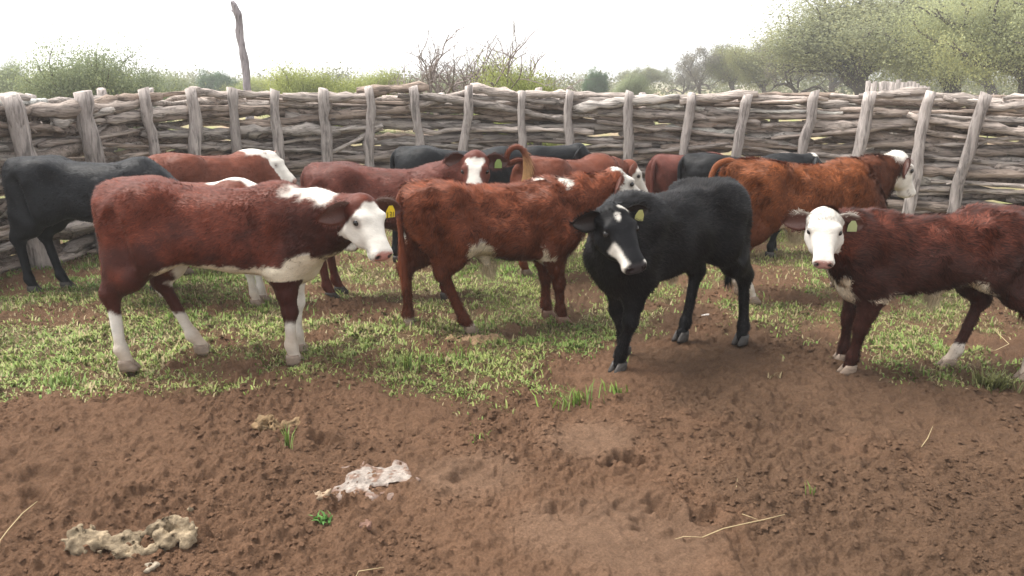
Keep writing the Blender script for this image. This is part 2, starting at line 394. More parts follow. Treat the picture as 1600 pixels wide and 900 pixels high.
def branch(s0, s1, z0, z1, r0, r1, off, seed, sides=8, amp=1.0):
    """crooked log along the fence line, as a mesh in its own frame"""
    n = max(9, int((s1 - s0) / .09)); t = np.linspace(0, 1, n); s = s0 + (s1 - s0) * t
    w = np.stack([t * (s1 - s0), np.full(n, seed * 3.7), np.zeros(n)], -1)
    rk = np.random.default_rng(seed); nk = max(3, int((s1 - s0) / .28) + 1); kz = np.cumsum(rk.normal(size=nk)) * .016; kz -= np.linspace(kz[0], kz[-1], nk)
    ko = rk.normal(size=nk) * .022; tk = np.sort(np.concatenate([[0, 1], rk.random(nk - 2)]))
    dz = amp * (np.interp(t, tk, kz) + .010 * noise(w, 5, seed + 1)); do = amp * (np.interp(t, tk, ko) + .008 * noise(w, 5.0, seed + 3))
    dz[0] *= .6; dz[-1] *= .6
    p = fpos(s) + fnorm(s) * (off + do)[:, None]
    P = np.concatenate([p, (z0 + (z1 - z0) * t + dz)[:, None]], 1)
    rad = (r0 + (r1 - r0) * t) * (1 + .24 * noise(w, 5, seed + 4) + .16 * noise(w, 11, seed + 5))
    rad[0] *= .75; rad[-1] *= .7
    c = P.mean(0); ang = math.atan2(P[-1, 1] - P[0, 1], P[-1, 0] - P[0, 0])
    ca, sa = math.cos(-ang), math.sin(-ang); Q = P - c
    Q = np.stack([Q[:, 0] * ca - Q[:, 1] * sa, Q[:, 0] * sa + Q[:, 1] * ca, Q[:, 2]], -1)
    V, F, caps = tube(Q, rad, sides, True, .42, seed)
    Fs = [F] + caps
    if rk.random() < .45 and sides > 6 and n > 6:                 # broken side shoot
        k0 = int(np.argmax(rad[2:-2])) + 2; sg = 1 if rk.random() < .5 else -1; up_ = rk.normal() * .10; ln = .08 + .16 * rk.random()
        d = np.array([sg * .9, -.25 - .2 * rk.random(), up_]); d /= np.linalg.norm(d)
        V2, F2, c2 = tube([Q[k0] - d * rad[k0] * .4, Q[k0] + d * ln * .5, Q[k0] + d * ln + [0, 0, .02 * rk.normal()]], [rad[k0] * .75, rad[k0] * .55, rad[k0] * .4], 6, True, .3, seed + 7)
        o_ = len(V); V = np.concatenate([V, V2]); Fs += [F2 + o_] + [q_ + o_ for q_ in c2]
    return V, Fs, c, ang
def wood_tint(r):
    k = r.random(); c = GREY * (1 - k) + BROWN * k if r.random() < .7 else GREY * (.4 + .6 * k) + PALE * (.6 - .6 * k)
    return np.clip(c * (.62 + .75 * r.random()), .03, .6)
GAP0, GAP1, GAPZ = s_of_px(596), s_of_px(648), 1.035
rb = np.random.default_rng(44); count = 0; back = MB()
vis0, vis1 = s_of_px(-70), s_of_px(1690)
def lay(layer, z, s_start, s_end):
    global count
    s = s_start - rb.random() * 1.2
    while s < s_end:
        ln = .9 + 1.5 * rb.random(); s1 = s + ln; r0 = .024 + .038 * rb.random() ** 1.6; r1 = r0 * (.5 + .45 * rb.random())
        if rb.random() < .5: r0, r1 = r1, r0
        zz = z + .024 * rb.normal(); tilt = .07 * rb.normal(); tilt = float(np.clip(tilt, -.03, .03)) if z > 1.28 else tilt; a, b = s, s1
        if a < GAP1 and b > GAP0 and abs(zz - GAPZ) < .075:
            if layer == 0 and GAP0 - a > .35: b = GAP0 + .02
            elif layer == 0 and b - GAP1 > .35: a = GAP1 - .02
            else: s = s1; continue
        if b - a < .25: s = s1; continue
        seed = int(rb.integers(1, 9000)); off = (.0 + .05 * rb.normal()) if layer == 0 else .12 * layer + .03 * rb.normal()
        if layer: r0 *= 1.3; r1 *= 1.3
        V, F, c, ang = branch(a, b, zz - tilt, zz + tilt, r0, r1, off, seed, 8 if layer == 0 else 6)
        col = wood_tint(rb)
        if layer == 0 and count < 298 and b > vis0 and a < vis1:
            me = mesh('branch', V, F, M_wood, np.tile(col, (len(V), 1)))
            o = link('branch', me, fence, c - np.array([0, 9.9, 0]), ang); count += 1
        else:
            ca, sa = math.cos(ang), math.sin(ang)
            W = np.stack([V[:, 0] * ca - V[:, 1] * sa + c[0], V[:, 0] * sa + V[:, 1] * ca + c[1] - 9.9, V[:, 2] + c[2]], -1)
            back.add(W, F, col)
        s = s1 - .22 * rb.random() + .10 * rb.random()
zr = TOPZ - .05
rows = []
while zr > .02: rows.append(zr); zr -= .066 + .026 * rb.random()
for z in rows: lay(0, z, 0, FL)
for z in rows: lay(1, z - .03, 0, FL)
for z in rows: lay(2, z - .01, 0, FL)
ob = link('back_branches', back.mesh('back_branches', M_wood), fence); tag(ob, kind='stuff')
# thicker crooked logs along the top
for (pa, pb, ya, yb, r, tint) in ((85, 232, 192, 158, .045, PALE), (150, 262, 168, 150, .075, BROWN), (300, 372, 141, 152, .045, GREY), (360, 430, 150, 146, .05, GREY),
                                  (425, 520, 158, 166, .05, GREY), (445, 585, 150, 148, .05, GREY), (560, 672, 142, 136, .06, BROWN), (640, 745, 168, 140, .042, GREY), (735, 820, 137, 150, .05, GREY), (810, 985, 150, 152, .045, GREY),
                                  (895, 1060, 172, 150, .055, PALE), (1060, 1180, 158, 146, .05, GREY), (1150, 1265, 152, 155, .042, GREY), (1175, 1300, 150, 148, .045, BROWN), (1335, 1440, 150, 142, .05, GREY), (1440, 1605, 148, 174, .055, GREY), (1520, 1680, 166, 160, .05, GREY)):
    a, b = s_of_px(pa), s_of_px(pb); za = at(pa, ya, fpos(a)[1])[2]; zb = at(pb, yb, fpos(b)[1])[2]
    sd_ = int(rb.integers(1, 9000)); V, F, c, ang = branch(a, b, za, zb, r, r * .75, -.02 + .03 * rb.normal(), sd_, 10, .8)
    link('top_log', mesh('top_log', V, F, M_wood, np.tile(tint * (.85 + .3 * rb.random()), (len(V), 1))), fence, c - np.array([0, 9.9, 0]), ang)
def post(name, px_top, py_top, px_bot, r, side, seed, tint, kink=.02):
    s = s_of_px(px_bot); b = fpos(s) + fnorm(s) * side; s2 = s_of_px(px_top)
    tpos = fpos(s2) + fnorm(s2) * side; ztop = at(px_top, py_top, tpos[1])[2]
    n = 16; t = np.linspace(0, 1, n)
    base = np.array([b[0], b[1], -.05]); top = np.array([tpos[0], tpos[1], ztop])
    P = base[None] + (top - base)[None] * t[:, None]
    w = np.stack([t * 1.5, np.full(n, seed * 2.3), np.zeros(n)], -1)
    tg = (fpos(s + .05) - fpos(s - .05)); tg /= np.linalg.norm(tg)
    k = (kink * noise(w, 1.4, seed) + .5 * kink * noise(w, 3.1, seed + 1)) * np.sin(np.pi * np.clip(t, 0, .97)) ** .5
    P[:, :2] += tg[None] * k[:, None]
    rad = r * (1.10 - .18 * t) * (1 + .10 * noise(w, 4, seed + 2)); rad[-1] *= .96
    P -= np.array([base[0], base[1], 0])
    V, F, caps = tube(P, rad, 12, True, .24, seed)
    V[-12:, 2] += .015 * np.sin(np.arange(12) / 12 * 6.28 + seed)      # sawn or broken top
    C = np.tile(tint, (len(V), 1)); C[-12:] = np.clip(tint * 1.45, 0, .7)
    me = mesh(name, V, [F] + caps, M_postwood, C)
    return link(name, me, fence, (base[0], base[1] - 9.9, 0))
POSTS = [(10, 148, 30, .088), (127, 143, 140, .080), (222, 138, 236, .056), (294, 138, 304, .066), (364, 138, 362, .056), (433, 140, 440, .055), (509, 139, 500, .060), (577, 136, 582, .056), (647, 135, 664, .055),
         (733, 134, 722, .056), (817, 143, 815, .050), (892, 142, 888, .052), (984, 143, 981, .056), (1079, 146, 1066, .055), (1166, 148, 1142, .055), (1265, 142, 1246, .058), (1350, 144, 1325, .064), (1446, 144, 1428, .056), (1533, 146, 1498, .058), (1640, 150, 1620, .06), (-110, 150, -100, .08)]
PG = np.array([.385, .340, .318])
for k, (a, y, b, r) in enumerate(POSTS):
    post('post', a, y, b, r, -.115, 100 + k, PG * (.85 + .3 * rb.random()), .05)
for k, (a, y, r) in enumerate(((88, 148, .05), (195, 139, .055), (262, 139, .05), (470, 146, .05), (838, 138, .05), (1000, 146, .05), (1205, 150, .05), (1512, 152, .06), (690, 146, .05))):
    o = post('back_post', a, y, a + 4, r, .25, 300 + k, PG * (.85 + .3 * rb.random()), .03)
# ---------------------------------------------------------------- dead trunk, distant stakes, trees and bushes
def place(px, Y): return np.array([(px - 800) / (FPX * math.cos(PITCH)) * Y * .945, Y, 0.0])
def grow(mb, base, h, r, rg, spread=.5, levels=3, bark=(.10, .085, .075), lean=(0, 0), trunk_frac=.3, kids=(5, 4, 3), up=.35):
    """recursive trunk, limbs and twigs; returns the twig points that carry leaves"""
    tips = []
    def rec(p, d, ln, rad, lev):
        n = 7 if lev < 2 else 5; P = [p]; q = d.copy()
        for k in range(n - 1):
            q = q + .22 * rg.normal(size=3) + np.array([0, 0, .05 * up]); q /= np.linalg.norm(q); P.append(P[-1] + q * ln / (n - 1))
        P = np.array(P); mb.tube(P, np.linspace(rad, rad * .55, n), 7 if lev == 0 else (5 if lev == 1 else 3), np.array(bark) * (.85 + .3 * rg.random()), .12 if lev < 2 else 0, int(rg.integers(999)), lev == 0)
        if lev >= levels:
            for k in range(2, n): tips.append((P[k], q))
            return
        m = kids[min(lev, len(kids) - 1)]
        for k in range(m):
            t = .55 + .45 * (k + rg.random()) / m if lev == 0 else .25 + .75 * (k + rg.random()) / m
            at_ = P[0] + 0; f = t * (n - 1); i0 = min(int(f), n - 2); at_ = P[i0] + (P[i0 + 1] - P[i0]) * (f - i0)
            a = 6.283 * (k / m + .25 * rg.random()); el = up + .45 * rg.normal() * .6
            e = np.array([math.cos(a) * spread * 1.6, math.sin(a) * spread * 1.6, el]); e = e / np.linalg.norm(e) * .8 + q * .35; e /= np.linalg.norm(e)
            rec(at_, e, ln * (.62 + .3 * rg.random()) * (1.25 if lev == 0 else .8), rad * (.52 if lev == 0 else .5), lev + 1)
    d0 = np.array([lean[0], lean[1], 1.0]); d0 /= np.linalg.norm(d0)
    rec(np.array(base, float), d0, h * trunk_frac, r, 0)
    return tips
def leaves(tips, per, spread, size, col, rg, droop=.2, asp=2.2):
    T = np.array([t[0] for t in tips]); n = len(T) * per
    ti = np.repeat(np.arange(len(T)), per)
    off = rg.normal(size=(n, 3)) * spread * np.array([1, 1, .6]); off[:, 2] -= droop * spread * np.abs(off[:, 0] + off[:, 1]) / spread
    P = T[ti] + off
    d = rg.normal(size=(n, 3)) + np.array([0, 0, -droop]); d /= np.linalg.norm(d, axis=1, keepdims=True)
    s = np.cross(d, rg.normal(size=(n, 3))); s /= np.linalg.norm(s, axis=1, keepdims=True)
    z = size * (.6 + .8 * rg.random(n))[:, None]
    ctr = T.mean(0) - np.array([0, 0, .25 * np.ptp(T[:, 2])]); ln_ = (off / (spread + 1e-9)) * .8 + .9 * (P - ctr) / (np.abs(P - ctr).max() * .6); ln_[:, 2] += .35; ln_ /= np.linalg.norm(ln_, axis=1, keepdims=True)
    fl = (np.cross(s, d) * ln_).sum(1) < 0; s[fl] *= -1
    V = np.stack([P - s * z / asp, P + s * z / asp, P + d * z * 1.1], 1).reshape(-1, 3)
    leaves.normals = np.repeat(ln_, 3, 0)
    cl = (.78 + .44 * rg.random(len(T)))[ti] * (.92 + .16 * rg.random(n)); yel = (rg.random(len(T)) < .25)[ti]
    C = np.array(col)[None] * cl[:, None] * np.where(yel[:, None], np.array([1.15, 1.08, .92]), 1)
    return V, np.arange(n * 3).reshape(-1, 3), np.repeat(C, 3, 0)
VAR = {}
def variant(key, seed, h, r, spread, levels, kids, per, lsp, lsize, col, trunk_frac=.3, up=.35, droop=.2, bark=(.10, .085, .075), lean=(0, 0), stems=1, low=.44):
    rg = np.random.default_rng(seed); mb = MB(); tips = []
    for k in range(stems):
        a = 6.283 * k / stems + rg.random(); b = np.array([math.cos(a), math.sin(a), 0]) * (.12 * h if stems > 1 else 0)
        tips += grow(mb, b - np.array([0, 0, .1]), h, r, rg, spread, levels, bark, (lean[0] + (.45 * math.cos(a) if stems > 1 else 0), lean[1] + (.45 * math.sin(a) if stems > 1 else 0)), trunk_frac, kids, up)
    top = max(t[0][2] for t in tips); k = (h - lsp) / top                # scale to the wanted height
    for i_ in range(len(mb.V)): mb.V[i_] = mb.V[i_] * k
    tips = [(t[0] * k, t[1]) for t in tips]
    if stems == 1: tips = [t for t in tips if t[0][2] > low * h]
    w = max(np.hypot(t[0][0], t[0][1]) for t in tips)
    tm = mb.mesh('trunk', M_bark); cm = None
    if per:
        V, F, C = leaves(tips, per, lsp, lsize, col, rg, droop); cm = mesh('crown', V, F, M_leaf, C, True, leaves.normals)
    VAR[key] = (tm, cm, h, w)
def plant(name, key, px, Y, top_py, width_px, label, cat, group=None, rot=0.0):
    tm, cm, h, w = VAR[key]
    p = place(px, Y); H_ = at(px, top_py, Y)[2]; sc = H_ / h; sw = (width_px * Y / FPX / 2) / w if width_px else sc
    root = bpy.data.objects.new(name, None); COL.objects.link(root); root.location = tuple(p); root.rotation_euler = (0, 0, rot); root.scale = (sw, sw, sc)
    link('trunk', tm, root)
    if cm: link('crown', cm, root)
    return tag(root, label, cat, group)
OLIVE = (.27, .285, .15); SAGE = (.25, .27, .165); LIME = (.32, .36, .12); DEEP = (.09, .155, .08); DUSTY = (.21, .20, .165)
variant('thorn_a', 1, 5.0, .17, .75, 3, (5, 5, 4), 170, .36, .065, OLIVE, .34, .42, .5)
variant('thorn_b', 2, 5.0, .19, .80, 3, (6, 5, 4), 160, .36, .065, SAGE, .30, .40, .5)
variant('thorn_c', 3, 5.0, .15, .70, 3, (5, 5, 3), 70, .28, .075, DUSTY, .38, .45, .4)
variant('feathery_a', 4, 6.5, .26, .70, 3, (7, 6, 4), 230, .50, .055, (.33, .35, .21), .30, .60, .45, low=.40)
variant('feathery_b', 5, 6.5, .28, .75, 3, (7, 6, 4), 230, .52, .055, (.37, .40, .215), .24, .55, .6, low=.10)
variant('shrub_a', 6, 2.8, .07, .6, 2, (6, 5), 300, .36, .042, (.27, .315, .185), .35, .45, .2, stems=4)
variant('shrub_b', 7, 2.5, .05, .7, 2, (6, 5), 220, .32, .042, LIME, .35, .40, .2, stems=5)
variant('shrub_dark', 8, 3.0, .09, .6, 2, (7, 6), 120, .26, .07, DEEP, .35, .45, .2, stems=3)
variant('bare', 9, 3.0, .062, .50, 4, (4, 4, 4, 3), 0, .0, .0, None, .30, .50, 0, bark=(.23, .19, .175), stems=5)
G1, G2 = 'feathery trees standing beyond the fence on the right', 'bushes along the skyline'
plant('thorn_tree', 'thorn_b', 1010, 75, 70, 0, 'hazy small tree on the skyline just right of the dark round bush', 'tree', G1, 2.0).scale = (.75, .75, .62)
for (px, Y, top, wd, key, rot, lab) in (
    (1105, 62, 66, 130, 'thorn_c', .4, 'greyish thin crowned tree with a leaning trunk, first of the row right of centre'),
    (1058, 70, 92, 90, 'thorn_c', 2.4, 'small dark leafed tree at the left end of the row beyond the fence'),
    (1150, 60, 62, 130, 'thorn_a', 1.2, 'olive green tree in the middle of the row beyond the fence'),
    (1205, 55, 60, 140, 'thorn_a', 3.0, 'pale olive tree just left of the large grey green tree'),
    (1262, 46, 40, 170, 'thorn_c', 5.2, 'tree with dark spreading bare lower limbs left of the big tree'),
    (1370, 40, -60, 350, 'feathery_a', .8, 'large grey green feathery tree with a thick dark trunk behind the stake palisade'),
    (1480, 36, -75, 350, 'feathery_b', 2.9, 'tall pale green drooping tree right of the stake palisade'),
    (1610, 30, -95, 380, 'feathery_b', 4.4, 'tall pale green drooping tree cut by the right edge of the picture'),
    (1550, 52, 10, 260, 'thorn_b', 1.7, 'dim green tree in the gap behind the two tall drooping trees'),
    (1300, 70, 60, 150, 'thorn_b', 4.0, 'far small tree showing between the dark trunks on the right'),
    (1440, 75, 60, 170, 'thorn_a', 1.0, 'far tree low behind the thick dark trunk')):
    plant('feathery_tree' if 'feathery' in key else 'thorn_tree', key, px, Y, top, wd, lab, 'tree', G1, rot)
for (px, Y, top, wd, key, rot, lab) in (
    (140, 20, 52, 270, 'shrub_a', .3, 'broad grey green bush with spiky top left of the tall dead trunk'),
    (8, 34, 82, 90, 'shrub_a', 1.9, 'grey green bush cut by the left edge of the picture'),
    (70, 40, 100, 120, 'shrub_b', 2.2, 'low pale bush between the left edge and the broad bush'),
    (262, 46, 104, 130, 'shrub_a', 4.1, 'low grey green bush just right of the broad bush'),
    (340, 60, 103, 80, 'shrub_dark', .9, 'small rounded darker bush directly left of the tall dead trunk'),
    (400, 50, 114, 90, 'shrub_b', 3.3, 'low yellow green bush at the foot of the tall dead trunk'),
    (500, 24, 90, 160, 'shrub_b', 5.0, 'wide yellow green bush right of the tall dead trunk'),
    (575, 27, 97, 130, 'shrub_b', 1.1, 'yellow green bush between the wide bush and the leafless bush'),
    (640, 42, 112, 90, 'shrub_a', 2.7, 'low pale bush at the foot of the leafless bush'),
    (700, 26, 105, 110, 'shrub_a', .2, 'low leafy bush growing beneath the bare twigs'),
    (818, 15.5, 78, 165, 'shrub_b', 3.9, 'bright yellow green leafy bush in front of the leafless bush'),
    (932, 55, 100, 62, 'shrub_dark', 5.5, 'small dark green round bush on the skyline right of the bright bush'),
    (985, 48, 108, 75, 'shrub_a', .6, 'pale rounded bush between the dark bush and the tree row')):
    plant('bush', key, px, Y, top, wd, lab, 'bush', G2, rot)
plant('leafless_bush', 'bare', 745, 17, 22, 430, 'leafless grey bush with a fan of bare twigs on the skyline', 'bush', None, 1.3)
far = MB(); rgf = np.random.default_rng(5)
pts = []
for k in range(420):
    px = -300 + 2300 * rgf.random(); Y = 70 + 75 * rgf.random(); p = place(px, Y); pts.append((p + np.array([0, 0, .2 + 1.9 * rgf.random()]), None))
V, F, C = leaves(pts, 190, .9, .22, (.17, .185, .10), rgf, 0); tag(link('distant_scrub', mesh('distant_scrub', V, F, M_leaf, C, True, leaves.normals)), 'far hazy line of scrub along the horizon', 'scrub', kind='stuff')

# tall dead trunk behind the fence
mb = MB(); Yp = 11.2
P = np.array([at(388, 165, Yp) * [1, 1, 0], at(387, 140, Yp), at(384, 110, Yp), at(379, 80, Yp), at(375, 50, Yp), at(372, 25, Yp), at(367, 10, Yp), at(362, 2, Yp)])
P[0] = [P[1][0] + .02, Yp, -.1]; b0 = np.array([P[0][0], Yp, 0])
tt_ = np.linspace(0, 1, 30); Pi = np.stack([np.interp(tt_, np.linspace(0, 1, 8), P[:, k]) for k in range(3)], -1); Pi += .012 * np.stack([noise(Pi * 5, 1, 3), noise(Pi * 5, 1, 4), 0 * tt_], -1)
rad = np.interp(tt_, [0, .6, .9, 1], [.058, .049, .044, .026]) * (1 + .12 * noise(np.stack([tt_ * 9, tt_ * 0, tt_ * 0], -1), 1.5, 6))
Vt, Qt, ct = tube(Pi - b0, rad, 10, True, .16, 3); mb.add(Vt, [Qt] + ct, np.array([.31, .28, .295]))
st = at(368, 14, Yp) - b0; mb.tube([st, st + np.array([-.03, -.01, -.03]), st + np.array([-.055, -.01, -.02])], [.026, .018, .008], 6, (.31, .28, .295), .1, 2)
o = link('dead_trunk', mb.mesh('dead_trunk', M_postwood)); o.location = tuple(b0)
tag(o, 'tall bare dead trunk standing alone behind the fence, left of centre', 'dead trunk')
# palisade of upright stakes beyond the fence
pal = bpy.data.objects.new('stake_palisade', None); COL.objects.link(pal); pal.location = tuple(place(1400, 15.5))
tag(pal, 'short run of pale upright stakes packed side by side beyond the fence', 'palisade')
rp = np.random.default_rng(9)
for k, px in enumerate(np.linspace(1357, 1450, 17)):
    Y = 15.0 + .018 * (k - 3) ** 2; p = place(px, Y); top = at(px, 128 + .011 * max(k - 6, 0) ** 2.8 + 2 * rp.normal(), Y)[2]
    Pk = np.array([[0, 0, -.05], [.01 * rp.normal(), 0, top * .5], [.015 * rp.normal(), 0, top]])
    Vk, Qk, ck = tube(Pk, [.056, .052, .045], 8, True, .12, 400 + k)
    link('stake', mesh('stake', Vk, [Qk] + ck, M_postwood, np.tile(np.array([.36, .32, .30]) * (.8 + .4 * rp.random()), (len(Vk), 1))), pal, p - np.array(pal.location))
# thin wire fence far right
wf = bpy.data.objects.new('wire_fence', None); COL.objects.link(wf); wf.location = tuple(place(1590, 22)); tag(wf, 'thin wire and stick fence beyond the corral at the right edge', 'fence')
for k, px in enumerate((1535, 1552, 1570, 1586, 1604, 1622)):
    Y = 22 - .1 * k; p = place(px, Y); Vk, Qk, ck = tube([[0, 0, -.05], [.02 * rp.normal(), 0, .6], [.03 * rp.normal(), 0, 1.32]], [.02, .018, .016], 6)
    link('stick', mesh('stick', Vk, [Qk] + ck, M_postwood, np.tile([.30, .26, .23], (len(Vk), 1))), wf, p - np.array(wf.location))
for z in (.5, .85, 1.2):
    a, b = place(1530, 22), place(1640, 21.3); Vk, Qk, ck = tube([a + [0, 0, z], (a + b) / 2 + [0, 0, z - .02], b + [0, 0, z]], [.004] * 3, 4)
    link('wire', mesh('wire', Vk - np.array(wf.location), [Qk] + ck, M_postwood, np.tile([.25, .24, .23], (len(Vk), 1))), wf)
# ---------------------------------------------------------------- cattle
def smin(a, b, k):
    h = np.maximum(k - np.abs(a - b), 0) / k
    return np.minimum(a, b) - h * h * k * 0.25
def d_cone(P, a, b, ra, rb):
    a = np.asarray(a, np.float32); b = np.asarray(b, np.float32); ab = b - a
    t = np.clip(((P - a) @ ab) / (ab @ ab + 1e-9), 0, 1)
    d = P - a - t[..., None] * ab
    return np.sqrt((d * d).sum(-1)) - (ra + (rb - ra) * t)
def d_ell(P, c, r):
    q = (P - np.asarray(c, np.float32)) / np.asarray(r, np.float32)
    k = np.sqrt((q * q).sum(-1)); return (k - 1) * min(r)

TX   = np.array([-.625, -.60, -.55, -.45, -.30, -.12, .08, .25, .38, .46, .525, .555])
TTOP = np.array([.84, .95, 1.005, 1.030, 1.025, 1.00, .99, 1.00, 1.00, .94, .85, .78])
TBOT = np.array([.76, .71, .67, .655, .635, .565, .525, .510, .495, .52, .58, .68])
THW  = np.array([.03, .10, .150, .185, .200, .218, .222, .200, .158, .128, .088, .04])
HU   = np.array([-.045, -.02, .03, .08, .14, .20, .27, .33, .375, .40, .41])
HTOP = np.array([-.02, .028, .050, .058, .052, .040, .028, .024, .016, -.004, -.03])
HBOT = np.array([-.07, -.11, -.155, -.175, -.172, -.150, -.115, -.100, -.095, -.075, -.05])
HHW  = np.array([.03, .062, .082, .090, .090, .077, .062, .060, .066, .055, .02])

def d_profile(x, y, z, X, T, B, W, n, egg):
    xc = np.clip(x, X[0], X[-1]); top = np.interp(xc, X, T); bot = np.interp(xc, X, B); w = np.interp(xc, X, W)
    c = (top + bot) / 2; h = (top - bot) / 2; t = (z - c) / h
    w = w * np.clip(1 + egg * t, 0.5, 1.3)
    q = (np.abs(y / w) ** n + np.abs(t) ** n) ** (1 / n)
    d = (q - 1) * np.minimum(w, h); dx = np.abs(x - xc)
    return np.where(dx > 0, np.sqrt(np.maximum(d, 0) ** 2 + dx * dx), d)

class Cow:
    def __init__(self, **k): self.__dict__.update(k)

def setup_cow(c):
    """world description -> canonical local skeleton"""
    yaw = math.radians(c.yaw); c.yawr = yaw
    ca, sa = math.cos(yaw), math.sin(yaw)
    def loc(w):                                   # world -> local canonical
        d = np.array([w[0] - c.pos[0], w[1] - c.pos[1]]) / c.s
        l = [d[0] * ca + d[1] * sa, -d[0] * sa + d[1] * ca]
        return np.array(l + ([w[2] / c.s] if len(w) > 2 else []))
    c.drop = getattr(c, 'drop', 0.0)
    legs = {}
    for nm, sy in (('FL', 1), ('FR', -1), ('HL', 1), ('HR', -1)):
        front = nm[0] == 'F'
        fw = getattr(c, 'fw', 1.0); canon = np.array([0.40, 0.105 * sy]) if front else np.array([-0.45, 0.12 * sy])
        f = c.feet.get(nm)
        if f is None: foot = canon.copy()
        elif len(f) == 3: foot = canon + np.array(f[:2])         # local offset
        else: foot = loc(f)
        dx, dy = foot - canon
        if front:
            J = [(0.33, .095 * sy, .88, .085), (0.465, .115 * sy * fw, .68, .10), (0.36 + .05 * dx, .118 * sy * fw, .56, .092),
                 (0.385 + .52 * dx, .115 * sy + .5 * dy, .315, .050), (0.385 + .92 * dx, .105 * sy + .95 * dy, .115, .041), (0.40 + dx, .105 * sy + dy, .045, .040)]
        else:
            lift = .04 * max(dx, 0)
            J = [(-0.40, .11 * sy, .85, .15), (-0.30 + .18 * dx, .145 * sy, .66, .105), (-0.535 + .55 * dx, .122 * sy + .5 * dy, .435 + lift, .052),
                 (-0.485 + .92 * dx, .12 * sy + .95 * dy, .115, .042), (-0.45 + dx, .12 * sy + dy, .045, .040)]
        legs[nm] = (J, foot, front)
    c.legs = legs
    ph = math.radians(c.head[3] - c.yaw); pp = math.radians(c.head[4])
    c.poll = loc(at(c.head[0], c.head[1], c.head[2]))
    c.u = np.array([math.cos(ph) * math.cos(pp), math.sin(ph) * math.cos(pp), -math.sin(pp)])
    c.v = np.array([-math.sin(ph), math.cos(ph), 0.0])
    roll = math.radians(getattr(c, 'roll', 0)); w0 = np.cross(c.u, c.v)
    c.v, c.w = c.v * math.cos(roll) + w0 * math.sin(roll), w0 * math.cos(roll) - c.v * math.sin(roll)
    c.fh = np.array([math.cos(ph), math.sin(ph), 0.0])
    c.hs = getattr(c, 'hs', .92)                   # head size
    return c
US = .87                                               # short calf faces
def H(c, u, v, w): return c.poll + c.hs * (c.u * (u * US) + c.v * v + c.w * w)
def headc(c, P):
    d = (P - c.poll.astype(np.float32)) / c.hs
    return (d @ c.u.astype(np.float32)) / US, d @ c.v.astype(np.float32), d @ c.w.astype(np.float32)

